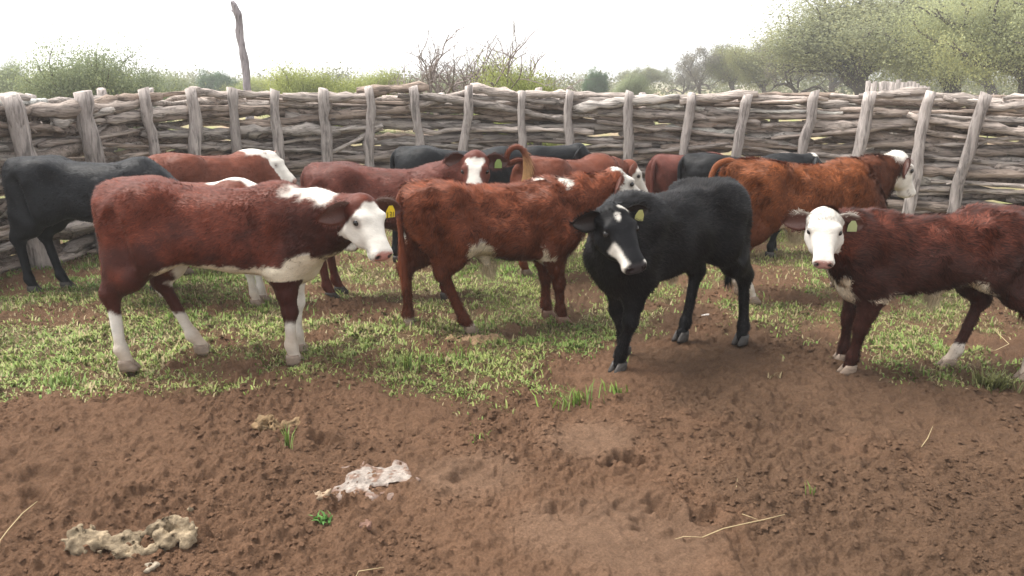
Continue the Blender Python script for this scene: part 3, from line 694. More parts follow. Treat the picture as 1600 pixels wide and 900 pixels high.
def prims(c):
    """list of (part, distance function, bbox lo, bbox hi, blend)"""
    L = []
    def cone(part, a, b, ra, rb, k):
        a = np.array(a, float); b = np.array(b, float); r = max(ra, rb)
        L.append((part, lambda P: d_cone(P, a, b, ra, rb), np.minimum(a, b) - r, np.maximum(a, b) + r, k))
    def ell(part, ctr, r, k):
        ctr = np.array(ctr, float); r = tuple(r)
        L.append((part, lambda P: d_ell(P, ctr, r), ctr - r, ctr + r, k))
    fat = getattr(c, 'fat', 1.0)
    TB = TBOT - c.drop * np.interp(TX, [-.6, -.3, 0, .4, .6], [.0, .6, 1, 1, .3])
    c.TB = TB
    L.append(('torso', lambda P: d_profile(P[..., 0], P[..., 1], P[..., 2], TX, TTOP, TB, THW * fat, 2.5, -0.13),
              np.array([-.64, -.3, .35]), np.array([.64, .3, 1.08]), .05))
    for sy in (1, -1):
        ell('torso', (-.34, .165 * sy, .965), (.085, .045, .052), .08)       # hook bone
        ell('torso', (-.585, .075 * sy, .935), (.055, .04, .048), .06)         # pin bone
    ell('torso', (-.57, 0, .99), (.07, .045, .045), .08)                    # tail head
    ell('torso', (.44, 0, .58 - c.drop * .5), (.115, .100, .115), .10)        # brisket
    # neck: crest, middle, throat
    nb = H(c, -.01, 0, -.045); nt_ = H(c, .055, 0, -.105)
    def mid(a, b, up): m = (np.array(a) + b) / 2; m[2] += up; return m
    a = (.32, 0, .88); m = mid(a, nb, .0); cone('neck', a, m, .125, .100, .10); cone('neck', m, nb, .100, .070, .07)
    a = (.42, 0, .76); b = H(c, .02, 0, -.08); m = mid(a, b, -.01); cone('neck', a, m, .150, .105, .10); cone('neck', m, b, .105, .078, .07)
    a = (.42, 0, .67); m = mid(a, nt_, -.01); cone('neck', a, m, .115, .080, .09); cone('neck', m, nt_, .085, .055, .07)
    # head
    def hd(P):
        u, v, w = headc(c, P)
        return d_profile(u, v, w, HU, HTOP, HBOT, HHW, 2.5, 0.20) * c.hs
    L.append(('head', hd, np.min([H(c, u, v, w) for u in (-.06, .43) for v in (-.13, .13) for w in (-.2, .08)], 0),
              np.max([H(c, u, v, w) for u in (-.06, .43) for v in (-.13, .13) for w in (-.2, .08)], 0), .035))
    for sy in (1, -1):
        ell('head', H(c, .105, .064 * sy, .026), (.040, .024, .020), .035)       # brow
        ell('head', H(c, .385, .034 * sy, -.022), (.026, .026, .026), .02)      # nostril wing
        ell('head', H(c, .0, .078 * sy, -.018), (.030, .030, .030), .03)        # ear root
        cone('head', H(c, .10, .056 * sy, -.110), H(c, .19, .044 * sy, -.105), .046, .034, .05)   # cheek
    ell('head', H(c, .345, 0, -.080), (.05, .048, .03), .02)                   # chin
    ell('head', H(c, -.02, 0, .02), (.05, .06, .04), .05)                      # poll
    for nm, (J, foot, front) in c.legs.items():
        sy = 1 if nm[1] == 'L' else -1; j = [np.array(q[:3]) for q in J]; r = [q[3] for q in J]
        if front:
            cone('shoulder', j[0], j[1], .075, .085, .12); cone('shoulder', j[1], j[2], .085, .085, .08)
            cone(nm, j[2], j[2] * .45 + j[3] * .55, .080, .056, .05); cone(nm, j[2] * .45 + j[3] * .55, j[3], .056, .040, .03)
            ell(nm, j[3] + [.006, 0, 0], (.042, .040, .052), .03)
            cone(nm, j[3], j[4], .034, .029, .025); ell(nm, j[4], (.036, .035, .038), .025); cone(nm, j[4], j[5], .031, .034, .02)
        else:
            cone('thigh', j[0], j[1], r[0], .10, .12)
            cone('thigh', (-.53, .085 * sy, .82), (-.51 + .3 * (foot[0] + .45), .112 * sy, .62), .085, .066, .10)
            k2 = j[1] * .42 + j[2] * .58 + np.array([-.0, 0, .0])
            cone(nm, j[1] + [-.06, 0, .0], k2, .115, .074, .08); cone(nm, k2, j[2], .072, .046, .05)
            cone(nm, (-.51 + .3 * (foot[0] + .45), .112 * sy, .62), j[2] + [-.014, 0, .02], .068, .036, .06)
            ell(nm, j[2] + [-.008, 0, 0], (.046, .038, .056), .03)
            cone(nm, j[2], j[3], .037, .030, .03); ell(nm, j[3], (.037, .036, .040), .025); cone(nm, j[3], j[4], .032, .035, .02)
    if getattr(c, 'sheath', 0):
        bz = float(np.interp(-.08, TX, TB))
        cone('sheath', (-.12, 0, bz + .03), (-.06, 0, bz - .055 * c.sheath), .055, .022, .06)
    return L

def surface_nets(f, h, org):
    nx, ny, nz = f.shape; s = f < 0
    cnt = np.zeros((nx - 1, ny - 1, nz - 1), np.int8); acc = np.zeros((nx - 1, ny - 1, nz - 1, 3), np.float32)
    offs = [(i, j, k) for i in (0, 1) for j in (0, 1) for k in (0, 1)]
    def sl(o, A): return A[o[0]:nx - 1 + o[0], o[1]:ny - 1 + o[1], o[2]:nz - 1 + o[2]]
    ins = sum(sl(o, s).astype(np.int8) for o in offs); act = (ins > 0) & (ins < 8)
    idx = np.argwhere(act); vals = {o: f[idx[:, 0] + o[0], idx[:, 1] + o[1], idx[:, 2] + o[2]] for o in offs}
    P = np.zeros((len(idx), 3)); n = np.zeros(len(idx))
    for a in offs:
        for ax in range(3):
            if a[ax]: continue
            b = list(a); b[ax] = 1; b = tuple(b); fa, fb = vals[a], vals[b]
            m = (fa < 0) != (fb < 0); t = np.where(m, fa / np.where(m, fa - fb, 1), 0)
            q = np.array(a, float)[None].repeat(len(idx), 0); q[:, ax] = t
            P += q * m[:, None]; n += m
    V = org + h * (idx + P / n[:, None])
    vid = np.full(act.shape, -1, np.int64); vid[act] = np.arange(len(idx))
    F = []
    for ax in range(3):
        A = np.moveaxis(s, ax, 0); D = A[:-1] != A[1:]; e = np.argwhere(D)
        ok = (e[:, 1] > 0) & (e[:, 2] > 0) & (e[:, 1] < A.shape[1] - 1) & (e[:, 2] < A.shape[2] - 1); e = e[ok]
        vi = np.moveaxis(vid, ax, 0)
        q = np.stack([vi[e[:, 0], e[:, 1] - 1, e[:, 2] - 1], vi[e[:, 0], e[:, 1], e[:, 2] - 1], vi[e[:, 0], e[:, 1], e[:, 2]], vi[e[:, 0], e[:, 1] - 1, e[:, 2]]], -1)
        flip = ~A[:-1][D][ok]
        if ax == 1: flip = ~flip
        q[flip] = q[flip][:, ::-1]
        F.append(q)
    F = np.concatenate(F); F = F[(F >= 0).all(1)]
    return V, F
def vnormals(V, F):
    n = np.cross(V[F[:, 2]] - V[F[:, 0]], V[F[:, 3]] - V[F[:, 1]]); N = np.zeros_like(V)
    for k in range(4): np.add.at(N, F[:, k], n)
    return N / (np.linalg.norm(N, axis=1, keepdims=True) + 1e-12), np.linalg.norm(n, axis=1) / 2

def build_surface(c, h):
    L = prims(c)
    lo = np.min([p[2] for p in L], 0) - .06; hi = np.max([p[3] for p in L], 0) + .06
    lo[2] = 0.0; n = np.ceil((hi - lo) / h).astype(int) + 1
    ax = [(lo[i] + h * np.arange(n[i])).astype(np.float32) for i in range(3)]
    f = np.full(tuple(n), 0.3, np.float32)
    for part, fn, a, b, k in L:
        i0 = np.clip(((a - k - .02 - lo) / h).astype(int), 0, n - 1); i1 = np.clip(((b + k + .02 - lo) / h).astype(int) + 2, 1, n)
        G = np.stack(np.meshgrid(*[ax[i][i0[i]:i1[i]] for i in range(3)], indexing='ij'), -1)
        sub = f[i0[0]:i1[0], i0[1]:i1[1], i0[2]:i1[2]]
        sub[...] = smin(sub, fn(G).astype(np.float32), k)
    def carve(a, b, r, k=.012):
        a = np.array(a); b = np.array(b); lo_ = np.minimum(a, b) - r - .03; hi_ = np.maximum(a, b) + r + .03
        i0 = np.clip(((lo_ - lo) / h).astype(int), 0, n - 1); i1 = np.clip(((hi_ - lo) / h).astype(int) + 2, 1, n)
        G = np.stack(np.meshgrid(*[ax[i][i0[i]:i1[i]] for i in range(3)], indexing='ij'), -1)
        sub = f[i0[0]:i1[0], i0[1]:i1[1], i0[2]:i1[2]]
        sub[...] = -smin(-sub, d_cone(G, a, b, r, r).astype(np.float32), k)
    if h < .0145:
        for sy in (1, -1):                               # hollow of the flank, groove behind the shoulder and along the thigh
            carve((-.21, .285 * sy, .875), (-.15, .290 * sy, .86), .085, .07)
            carve((.235, .262 * sy, .86), (.27, .262 * sy, .62), .050, .06)
            carve((-.505, .232 * sy, .86), (-.45, .262 * sy, .62), .055, .05)
    if h < .013:
        for sy in (1, -1):
            carve(H(c, .402, .036 * sy, -.018), H(c, .380, .046 * sy, -.030), .0115)
            carve(H(c, .40, .0, -.068), H(c, .30, .062 * sy, -.072), .0055, .01)
    V, F = surface_nets(f, h, lo)
    for _ in range(2):                               # light smoothing
        S = np.zeros_like(V); W = np.zeros(len(V))
        for k in range(4):
            np.add.at(S, F[:, k], V[F[:, (k + 1) % 4]]); np.add.at(W, F[:, k], 1)
            np.add.at(S, F[:, k], V[F[:, (k + 3) % 4]]); np.add.at(W, F[:, k], 1)
        V = V * .55 + .45 * S / W[:, None]
    return V, F, L

def part_ids(L, V):
    names = []; best = np.full(len(V), 9.0); pid = np.zeros(len(V), int)
    Vf = V.astype(np.float32)
    for part, fn, a, b, k in L:
        if part not in names: names.append(part)
        m = ((V > a - .05) & (V < b + .05)).all(1)
        if not m.any(): continue
        d = fn(Vf[m]); ii = np.where(m)[0]; w = d < best[ii]
        best[ii[w]] = d[w]; pid[ii[w]] = names.index(part)
    return np.array(names)[pid]

RED = (.135, .036, .020); DARKRED = (.034, .011, .009); ORANGE = (.215, .066, .025); BLACK = (.0125, .0125, .0145)
WHITE = (.62, .585, .53); CREAM = (.60, .50, .33); PINK = (.46, .24, .20)

def coat_colour(c, V, part):
    """colour of the coat: base, darker low on the body and neck, white markings"""
    n1 = fbm(V, 6, 3, c.seed); n2 = fbm(V, 26, 2, c.seed + 5)
    base = np.array(c.base)[None] * (1 + .14 * n2 + .10 * n1)[:, None]
    x, y, z = V.T
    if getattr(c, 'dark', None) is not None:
        k = c.dark(x, y, z, n1)[:, None]; base = base * (1 - k) + np.array(getattr(c, 'darkcol', DARKRED))[None] * k  # mixes in the darker colour, mostly low on the body
    legs = np.isin(part, ['FL', 'FR', 'HL', 'HR'])
    top = np.interp(x, TX, TTOP); bot = np.interp(x, TX, c.TB); t = (z - bot) / (top - bot)
    j = .03 * n1 + .012 * n2
    w = np.zeros(len(V))
    u, v, hw = [q.astype(float) for q in headc(c, V)]
    head = part == 'head'
    for nm, hgt in c.socks.items():
        w = np.maximum(w, (part == nm) * sstep(-.012, .012, hgt - z + j))
    if c.belly:
        bt = np.interp(x, c.belly[0], c.belly[1])
        w = np.maximum(w, (~head & (part != 'neck') & ~legs) * sstep(-.03, .03, bt - t + .09 * n1 + .03 * n2))
    if c.chest:                                       # brisket and throat
        w = np.maximum(w, (~head & ~legs) * (x > .36) * sstep(-.02, .02, c.chest - z + getattr(c, 'chestslope', .6) * (x - .5) + j * 1.5))
    if c.crest is not None:
        # distance along the top line from withers to poll
        a = np.array([.20, 0, 1.03]); b = H(c, -.02, 0, .05); ab = b - a
        tt = ((V - a) @ ab) / (ab @ ab); d = np.linalg.norm(V - a - np.clip(tt, 0, 1)[:, None] * ab, axis=1)
        t0, t1, wd = c.crest
        w = np.maximum(w, (~legs) * sstep(-.02, .02, wd - d + j * 1.2) * sstep(t0 - .06, t0 + .06, tt + .1 * n1) * sstep(t1 + .06, t1 - .06, tt + .1 * n1))
    for (ctr, r) in getattr(c, 'spots', []):
        w = np.maximum(w, sstep(-.012, .012, r - np.linalg.norm((V - np.array(ctr)), axis=1) + j))
    near_head = head | ((part == 'neck') & (u > -.04) & (np.abs(v) < .115) & (hw > -.19))
    if c.face is not None:
        w = np.maximum(w, (near_head | ((part == 'neck') & (u > -.11) & (hw > -.07) & (np.abs(v) < .08))) * np.clip(c.face(u, v, hw, j), 0, 1))
    if part is not None:
        w = np.maximum(w, (part == 'sheath') * (.9 if getattr(c, 'pale_sheath', 1) else 0))
    wc = np.array(WHITE)[None] * (1 + .05 * n2)[:, None]
    lowt = ((~head) & (~legs) & (z < .66))[:, None] * .55
    wc = wc * (1 - lowt) + np.array(CREAM)[None] * lowt
    dirt = (legs | (part == 'sheath'))[:, None] * sstep(.30, .03, z + .10 * n1)[:, None] * .6
    wc = wc * (1 - dirt) + np.array((.33, .22, .14))[None] * dirt
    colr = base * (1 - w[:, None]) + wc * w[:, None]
    # eye rims, muzzle skin, nostrils, mouth
    for sy in (1, -1):
        de = np.linalg.norm(np.stack([(u - .130) / 1.35, v - sy * .090, hw - .006], -1), axis=1)
        k = (near_head * sstep(.040, .022, de + .2 * j))[:, None] * (c.eyepatch if w[head].mean() > .4 else .8)
        colr = colr * (1 - k) + np.array((.09, .045, .035) if c.base[0] > .05 else (.012, .01, .01))[None] * k
    pad = (head * sstep(.380, .392, u + j * .3) * sstep(-.066, -.052, hw) * sstep(.062, .050, np.abs(v)))[:, None]
    colr = colr * (1 - pad) + np.array(c.nose)[None] * pad
    for sy in (1, -1):
        dn = np.linalg.norm(np.stack([u - .396, v - sy * .040, hw + .022], -1), axis=1)
        k = (head * sstep(.024, .012, dn))[:, None]; colr = colr * (1 - k) + np.array((.02, .01, .01))[None] * k
    mo = (head * (u > .29) * sstep(.007, .003, np.abs(hw + .070)))[:, None] * .6
    colr = colr * (1 - mo) + np.array((.06, .03, .025))[None] * mo
    return np.clip(colr, .004, .9), w

def fur(c, V, F, N, area, colr, part, count, length, name, parent, xf, wmask):
    r = np.random.default_rng(c.seed + 3)
    fi = r.choice(len(F), count, p=area / area.sum()); q = F[fi]
    a, b = r.random(count)[:, None], r.random(count)[:, None]
    P = (V[q[:, 0]] * (1 - a) + V[q[:, 1]] * a) * (1 - b) + (V[q[:, 3]] * (1 - a) + V[q[:, 2]] * a) * b
    n = N[q[:, 0]]; cc = colr[q[:, 0]]; pt = part[q[:, 0]]
    head = pt == 'head'; leg = np.isin(pt, ['FL', 'FR', 'HL', 'HR'])
    flow = np.tile(np.array([-.8, 0, -.5]), (count, 1)); flow[leg] = (-.25, 0, -1)
    flow[head] = c.u[None] * .9
    wv = np.stack([noise(P, 13, c.seed + 1), noise(P, 13, c.seed + 2), noise(P, 13, c.seed + 4)], -1)
    flow = flow + .9 * c.curl * wv + .30 * r.normal(size=(count, 3))
    flow -= n * (flow * n).sum(1, keepdims=True); flow /= np.linalg.norm(flow, axis=1, keepdims=True) + 1e-9
    lift = (.28 + .30 * r.random(count))[:, None]
    d = flow + n * lift; d /= np.linalg.norm(d, axis=1, keepdims=True)
    le = length * (.5 + .9 * r.random(count)); le[leg] *= .6; le[head] *= np.where(headc(c, P[head])[0] < .06, .42, .22)
    le = le * (P[:, 2] > .06) * np.where((wmask[q[:, 0]] > .5) & ~head, .5, 1)
    wd = c.lock * (.6 + .7 * r.random(count))
    side = np.cross(d, n); side /= np.linalg.norm(side, axis=1, keepdims=True) + 1e-9
    P0 = P - n * .004
    flip = (np.cross(side, d) * n).sum(1) < 0; side[flip] *= -1
    X = np.stack([P0 - side * wd[:, None], P0 + side * wd[:, None], P0 + d * le[:, None]], 1).reshape(-1, 3)
    clump = noise(P * np.array([.5, 1, 1]), 46, c.seed + 31) * .5 + noise(P, 18, c.seed + 33) * .3
    tone = np.clip(1.0 + .45 * clump + c.streak * (r.random(count) - .45), .3, 2.2)[:, None]
    sheen_tint = np.array([.030, .026, .024])[None] * (r.random(count)[:, None] ** 3) * (1.0 if c.base[0] < .03 else .25)  # pale sheen painted into random hairs, strongest on black coats
    C3 = np.repeat(cc * tone + sheen_tint, 3, 0); N3 = np.repeat(n + .30 * flow + .45 * wv, 3, 0); N3 /= np.linalg.norm(N3, axis=1, keepdims=True)
    me = mesh(name, xf(X), np.arange(count * 3).reshape(-1, 3), M_hair, C3, True, N3)
    return link(name, me, parent)

def ear_mesh(c, side, col, inner, white=0.0):
    base = H(c, -.002, .082 * side, -.018)
    l = c.v * side
    droop = getattr(c, 'droop', .12)
    d = l * .92 - c.fh * getattr(c, 'earback', .22) + np.array([0, 0, -droop]); d /= np.linalg.norm(d)
    o = c.fh * .85 + l * getattr(c, 'oside', .55) + np.array([0, 0, -.25]); o -= d * o.dot(d); o /= np.linalg.norm(o)
    e = np.cross(d, o); e *= np.sign(e[2]) or 1          # upper edge
    na, nb = 12, 9; A = np.linspace(0, 1, na); B = np.linspace(-1, 1, nb)
    Ln = getattr(c, 'earlen', .165); V = []; C = []
    for s_ in (0, 1):                                   # outer (back) then inner sheet
        for a in A:
            w = .058 * (math.sin(math.pi * min(1, (a * .86 + .14)) ** 0.9) ** .75) * (1 if a < 1 else 0) + .004
            for b in B:
                cup = .034 * c.hs * (b * b - .4) * math.sin(math.pi * (a * .8 + .15)) - .012 * a * a
                p = base + d * (a * Ln) + e * (b * w - .02 * a * a * c.hs) + o * (cup + (.007 if s_ and 0 < a < 1 and abs(b) < 1 else 0))
                V.append(p)
                k = 0 if not s_ else sstep(1.0, .6, abs(b)) * sstep(0, .15, a) * sstep(1, .85, a)
                top = white * sstep(.1, .6, b) * sstep(.75, .45, a)
                cc = np.array(col) * (1 - top) + np.array(WHITE) * top
                C.append(cc * (1 - k) + np.array(inner) * k)
    V = np.array(V); C = np.array(C); n = na * nb
    i = np.arange(na - 1)[:, None] * nb + np.arange(nb - 1)[None]
    Q1 = np.stack([i, i + 1, i + nb + 1, i + nb], -1).reshape(-1, 4); Q2 = Q1[:, ::-1] + n
    rim = [k for k in range(nb - 1)]
    E = [(k, k + 1) for k in range(nb - 1)] + [(k * nb + nb - 1, (k + 1) * nb + nb - 1) for k in range(na - 1)]
    E += [((na - 1) * nb + k + 1, (na - 1) * nb + k) for k in range(nb - 1)][::-1] + [((k + 1) * nb, k * nb) for k in range(na - 1)]
    Q3 = np.array([(b_, a_, a_ + n, b_ + n) for a_, b_ in E])
    # fringe hairs on the rim
    r = np.random.default_rng(c.seed + 11); hv = []; hc = []
    for _ in range(420):
        k = r.integers(0, n); pa = V[k]
        ed = abs(B[k % nb]); 
        if ed < .7 and r.random() < .6: continue
        dd = d * .6 + e * np.sign(B[k % nb]) * (.7 * ed) + o * .3 + .35 * r.normal(size=3); dd /= np.linalg.norm(dd)
        s2 = np.cross(dd, o); s2 = s2 / (np.linalg.norm(s2) + 1e-9) * .0016; le = .012 + .016 * r.random()
        j0 = pa + .004 * r.normal(size=3); hv += [j0 - s2, j0 + s2, j0 + dd * le]; hc += [C[k] * (.9 + .5 * r.random())] * 3
    nV = len(V); hv = np.array(hv); hc = np.array(hc)
    return np.concatenate([V, hv]), [np.concatenate([Q1, Q2, Q3]), nV + np.arange(len(hv)).reshape(-1, 3)], np.concatenate([C, hc]), base, d, e, o, Ln

def hoof_mesh(c, foot, front, col):
    mb = MB(); r = np.random.default_rng(c.seed + int(abs(foot[0]) * 100))
    for s in (1, -1):
        V = []; ns = 10
        a = np.arange(ns) / ns * 2 * math.pi
        for (zz, lx, wy, ox) in ((0.0, .054, .0225, .012), (.018, .052, .022, .008), (.042, .043, .021, -.004), (.06, .036, .020, -.010)):
            xx = lx * np.sign(np.cos(a)) * np.abs(np.cos(a)) ** .8; yy = wy * np.sin(a) * np.where(np.cos(a) > 0, 1 - .35 * np.cos(a) ** 2, 1)
            V.append(np.stack([foot[0] + ox + xx, foot[1] + s * .0215 + yy, np.full(ns, zz)], -1))
        n = len(V); V = np.concatenate(V); i = np.arange(n - 1)[:, None] * ns; j = np.arange(ns)[None]; j2 = (j + 1) % ns
        Q = np.stack([i + j, i + j2, i + ns + j2, i + ns + j], -1).reshape(-1, 4)
        mb.add(V, [Q, ((n - 1) * ns + np.arange(ns))[None], np.arange(ns)[::-1][None]], np.array(col))
    return mb

def foot_level(c):
    f = np.array([l[1] for l in c.legs.values()]) * c.s; ca, sa = math.cos(c.yawr), math.sin(c.yawr)
    X = c.pos[0] + f[:, 0] * ca - f[:, 1] * sa; Y = c.pos[1] + f[:, 0] * sa + f[:, 1] * ca
    return float(ground_z(X, Y).mean()) - .004

def make_cow(c):
    setup_cow(c)
    root = bpy.data.objects.new(c.name, None); COL.objects.link(root)
    root.empty_display_size = .2; root.location = (c.pos[0], c.pos[1], foot_level(c)); root.rotation_euler = (0, 0, c.yawr)
    tag(root, c.label, 'calf', c.group)
    xf = lambda P: np.asarray(P) * c.s
    V, F, L = build_surface(c, c.h)
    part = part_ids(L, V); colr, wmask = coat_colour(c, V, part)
    N, area = vnormals(V, F)
    # clumped, wavy coat relief
    leg = np.isin(part, ['FL', 'FR', 'HL', 'HR', 'head'])
    cl = fbm(V * np.array([.7, 1, 1.2]), 20, 3, c.seed + 9)
    V2 = V + N * (cl * np.where(leg, .0012, .0045 * c.curl))[:, None]
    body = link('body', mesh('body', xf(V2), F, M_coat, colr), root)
    if c.fur: fur(c, V2, F, N, area, colr, part, c.fur, c.furlen, 'coat_hair', root, xf, wmask)
    # eyes
    for sy in (1, -1):
        bpos = H(c, .130, .0905 * sy, .006); ns, nr = 12, 8
        V_ = []; 
        for i in range(nr + 1):
            for j in range(ns):
                t_, p_ = math.pi * i / nr, 2 * math.pi * j / ns
                V_.append(bpos + .0195 * c.hs * np.array([math.sin(t_) * math.cos(p_), math.sin(t_) * math.sin(p_), math.cos(t_)]))
        i = np.arange(nr)[:, None] * ns; j = np.arange(ns)[None]; j2 = (j + 1) % ns
        link('eye', mesh('eye', xf(V_), np.stack([i + j, i + j2, i + ns + j2, i + ns + j], -1).reshape(-1, 4), M_eye), root)
    # ears and tags
    for side in (1, -1):
        earcol = np.array(getattr(c, 'earcol', np.array(c.base) * .75)); inner = earcol * .55 + np.array(PINK) * getattr(c, 'pinkear', .03)
        V_, F_, C_, base, d, e, o, Ln = ear_mesh(c, side, earcol, inner, getattr(c, 'earwhite', 0))
        ear = link('ear', mesh('ear', xf(V_), F_, M_skin, C_), root)
        if c.tag and c.tag[0] == side:
            tp = base + d * (Ln * .52) - e * .012 + o * .022
            w2, h2 = .027, .018; th = .0015
            up = np.array([0, 0, 1.0]); ty = up - o * up.dot(o); ty /= np.linalg.norm(ty); tx = np.cross(ty, o)
            out = [(-w2, -h2 - .02), (w2, -h2 - .02), (w2 * .95, .0), (.011, .028), (-.011, .028), (-w2 * .95, .0)]
            Vt = [tp + tx * a_ + ty * b_ + o * k for k in (th, -th) for a_, b_ in out]; m_ = len(out)
            Ft = [np.array([list(range(m_))]), np.array([list(range(m_, 2 * m_))[::-1]]), np.array([(k, k + m_, (k + 1) % m_ + m_, (k + 1) % m_) for k in range(m_)])]
            tg = link('ear_tag', mesh('ear_tag', xf(Vt), Ft, M_tag, np.tile(np.array(c.tag[1]), (2 * m_, 1)), False), ear)
            tag(tg, c.tag[2])
            if len(c.tag) > 3:                          # the number on the tag, thin dark strokes
                mb = MB()
                segs = {'1': [((0, -1), (0, 1))], '3': [((-.5, 1), (.5, 1)), ((.5, 1), (.5, -1)), ((-.5, -1), (.5, -1)), ((-.3, 0), (.5, 0))]}
                for q, ch in enumerate(c.tag[3]):
                    for (p0, p1) in segs[ch]:
                        f0 = lambda p: tp + tx * ((q - (len(c.tag[3]) - 1) / 2) * .017 + p[0] * .009) + ty * (-.023 + p[1] * .016) + o * (th + .0008)
                        mb.tube([f0(p0), f0(p1)], [.002, .002], 4, (.03, .03, .01))
                for i_ in range(len(mb.V)): mb.V[i_] = xf(mb.V[i_])
                link('tag_number', mb.mesh('tag_number', M_tag, False), ear)
    # hooves
    for nm, (J, foot, front) in c.legs.items():
        mb = hoof_mesh(c, foot, front, c.hoof.get(nm, c.hoof['*']))
        for i_ in range(len(mb.V)): mb.V[i_] = xf(mb.V[i_])
        link('hoof', mb.mesh('hoof', M_hoof), root)
    # tail
    pts = np.array(getattr(c, 'tail', [(-.57, 0, 1.0), (-.63, 0, .99), (-.665, 0, .93), (-.665, .005, .80), (-.655, .01, .65), (-.65, .01, .50), (-.645, .012, .38)]), float)
    tt = np.linspace(0, 1, 34); ti = np.linspace(0, 1, len(pts))
    P = np.stack([np.interp(tt, ti, pts[:, k]) for k in range(3)], -1)
    for _ in range(3): P[1:-1] = (P[:-2] + 2 * P[1:-1] + P[2:]) / 4
    tf = getattr(c, 'tailfat', 1.0); rad = np.interp(tt, [0, .12, .6, .72, .85, 1], [.034, .027, .018, .022, .020, .006]) * (.8 if tf > 1 else 1)
    Vt, Qt, caps = tube(P, rad, 9)
    tipc = np.array(getattr(c, 'tailtip', c.base)); k = sstep(.62, .8, np.repeat(tt, 9))[:, None]
    Ct = np.array(c.base)[None] * (1 - k) + tipc[None] * k
    r = np.random.default_rng(c.seed + 21); m_ = int(2600 * tf ** 1.8)
    ii = (r.random(m_) ** .6 * 33).astype(int); ii = np.clip(ii, 0, 32); T = P[ii + 1] - P[ii]; T /= np.linalg.norm(T, axis=1, keepdims=True)
    rd = r.normal(size=(m_, 3)); rd -= T * (rd * T).sum(1, keepdims=True); rd /= np.linalg.norm(rd, axis=1, keepdims=True)
    p0 = P[ii] + rd * (rad[ii] * .9)[:, None]; sw = sstep(.6, .75, tt[ii])
    le = (.02 * tf + sw * .06 * tf) * (.5 + r.random(m_)); dd = T + rd * (.35) + np.array([0, 0, -.35]) * sw[:, None]; dd /= np.linalg.norm(dd, axis=1, keepdims=True)
    s2 = np.cross(dd, rd) * .002
    hv = np.stack([p0 - s2, p0 + s2, p0 + dd * le[:, None]], 1).reshape(-1, 3)
    hc = np.repeat(Ct.reshape(34, 9, 3)[ii, 0] * (.8 + .5 * r.random(m_))[:, None], 3, 0)
    Vt = np.concatenate([Vt, hv]); Ct = np.concatenate([Ct, hc])
    link('tail', mesh('tail', xf(Vt), [Qt] + caps + [34 * 9 + np.arange(len(hv)).reshape(-1, 3)], M_hair, Ct), root)
    # tuft below the belly
    if getattr(c, 'sheath', 0):
        bz = float(np.interp(-.08, TX, c.TB)); m_ = 500
        p0 = np.array([-.06, 0, bz - .05 * c.sheath]) + r.normal(size=(m_, 3)) * np.array([.022, .014, .014])
        dd = np.array([.12, 0, -1]) + .22 * r.normal(size=(m_, 3)); dd /= np.linalg.norm(dd, axis=1, keepdims=True)
        le = (.03 + .06 * c.sheath * r.random(m_)); s2 = np.cross(dd, np.array([0, 1.0, .1])) * .0018
        hv = np.stack([p0 - s2, p0 + s2, p0 + dd * le[:, None]], 1).reshape(-1, 3)
        tcol = np.array(CREAM if getattr(c, 'pale_sheath', 1) else c.base)
        link('belly_tuft', mesh('belly_tuft', xf(hv), np.arange(m_ * 3).reshape(-1, 3), M_hair, np.repeat(tcol[None] * (.5 + .6 * r.random(m_))[:, None], 3, 0)), root)
    # whiskers and lashes on near animals
    return root

def white_face(back=.035, side=.8):
    """white from the poll down the face and under the jaw, the coat colour kept behind the eyes"""
    def f(u, v, w, j):
        edge = back + side * np.maximum(np.abs(v) - .045, 0) - .25 * np.maximum(-w - .12, 0)
        return sstep(-.012, .012, u - edge + j * .8)
    return f
def blaze(w0=.045, flare=.25, start=.03):
    def f(u, v, w, j):
        wd = w0 + flare * np.maximum(u - .20, 0) + .02 * np.cos(u * 18)
        return sstep(-.008, .008, wd - np.abs(v) + j * .5) * sstep(start, start + .02, u + j) * (w > -.09)
    return f
def black_star(u, v, w, j):
    star = sstep(-.006, .006, .016 - np.hypot((u - .065) / 2.0, v + .014) + j * .4)
    poll = sstep(-.006, .006, .011 - np.hypot((u + .010) / 1.2, (v - .042) / 2.4) + j * .4) * (w > .0)
    lip = sstep(-.008, .008, -v - .053 + .16 * (u - .32) + j * .5) * sstep(.19, .22, u) * sstep(.02, .0, w) * sstep(.395, .375, u) * sstep(-.085, -.07, w)
    lip2 = sstep(.33, .36, u) * sstep(-.083, -.09, w) * (v < 0) * .8
    nose = sstep(.018, .010, np.hypot(u - .375, v - .052)) * .9
    return np.maximum.reduce([star, poll, lip, lip2, nose])

PALEHOOF = (.21, .155, .115); DARKHOOF = (.042, .036, .032); REDHOOF = (.16, .09, .06)
G_RED = None
cows = []
def cow(**k):
    d = dict(name='calf', h=.0115, fur=60000, furlen=.022, curl=1.0, lock=.0034, streak=1.1, socks={}, belly=None, chest=None, crest=None, face=None,
             eyepatch=.5, nose=(.30, .15, .12), tag=None, hoof={'*': REDHOOF}, feet={}, group=None, base=RED)
    d.update(k); cows.append(Cow(**d))

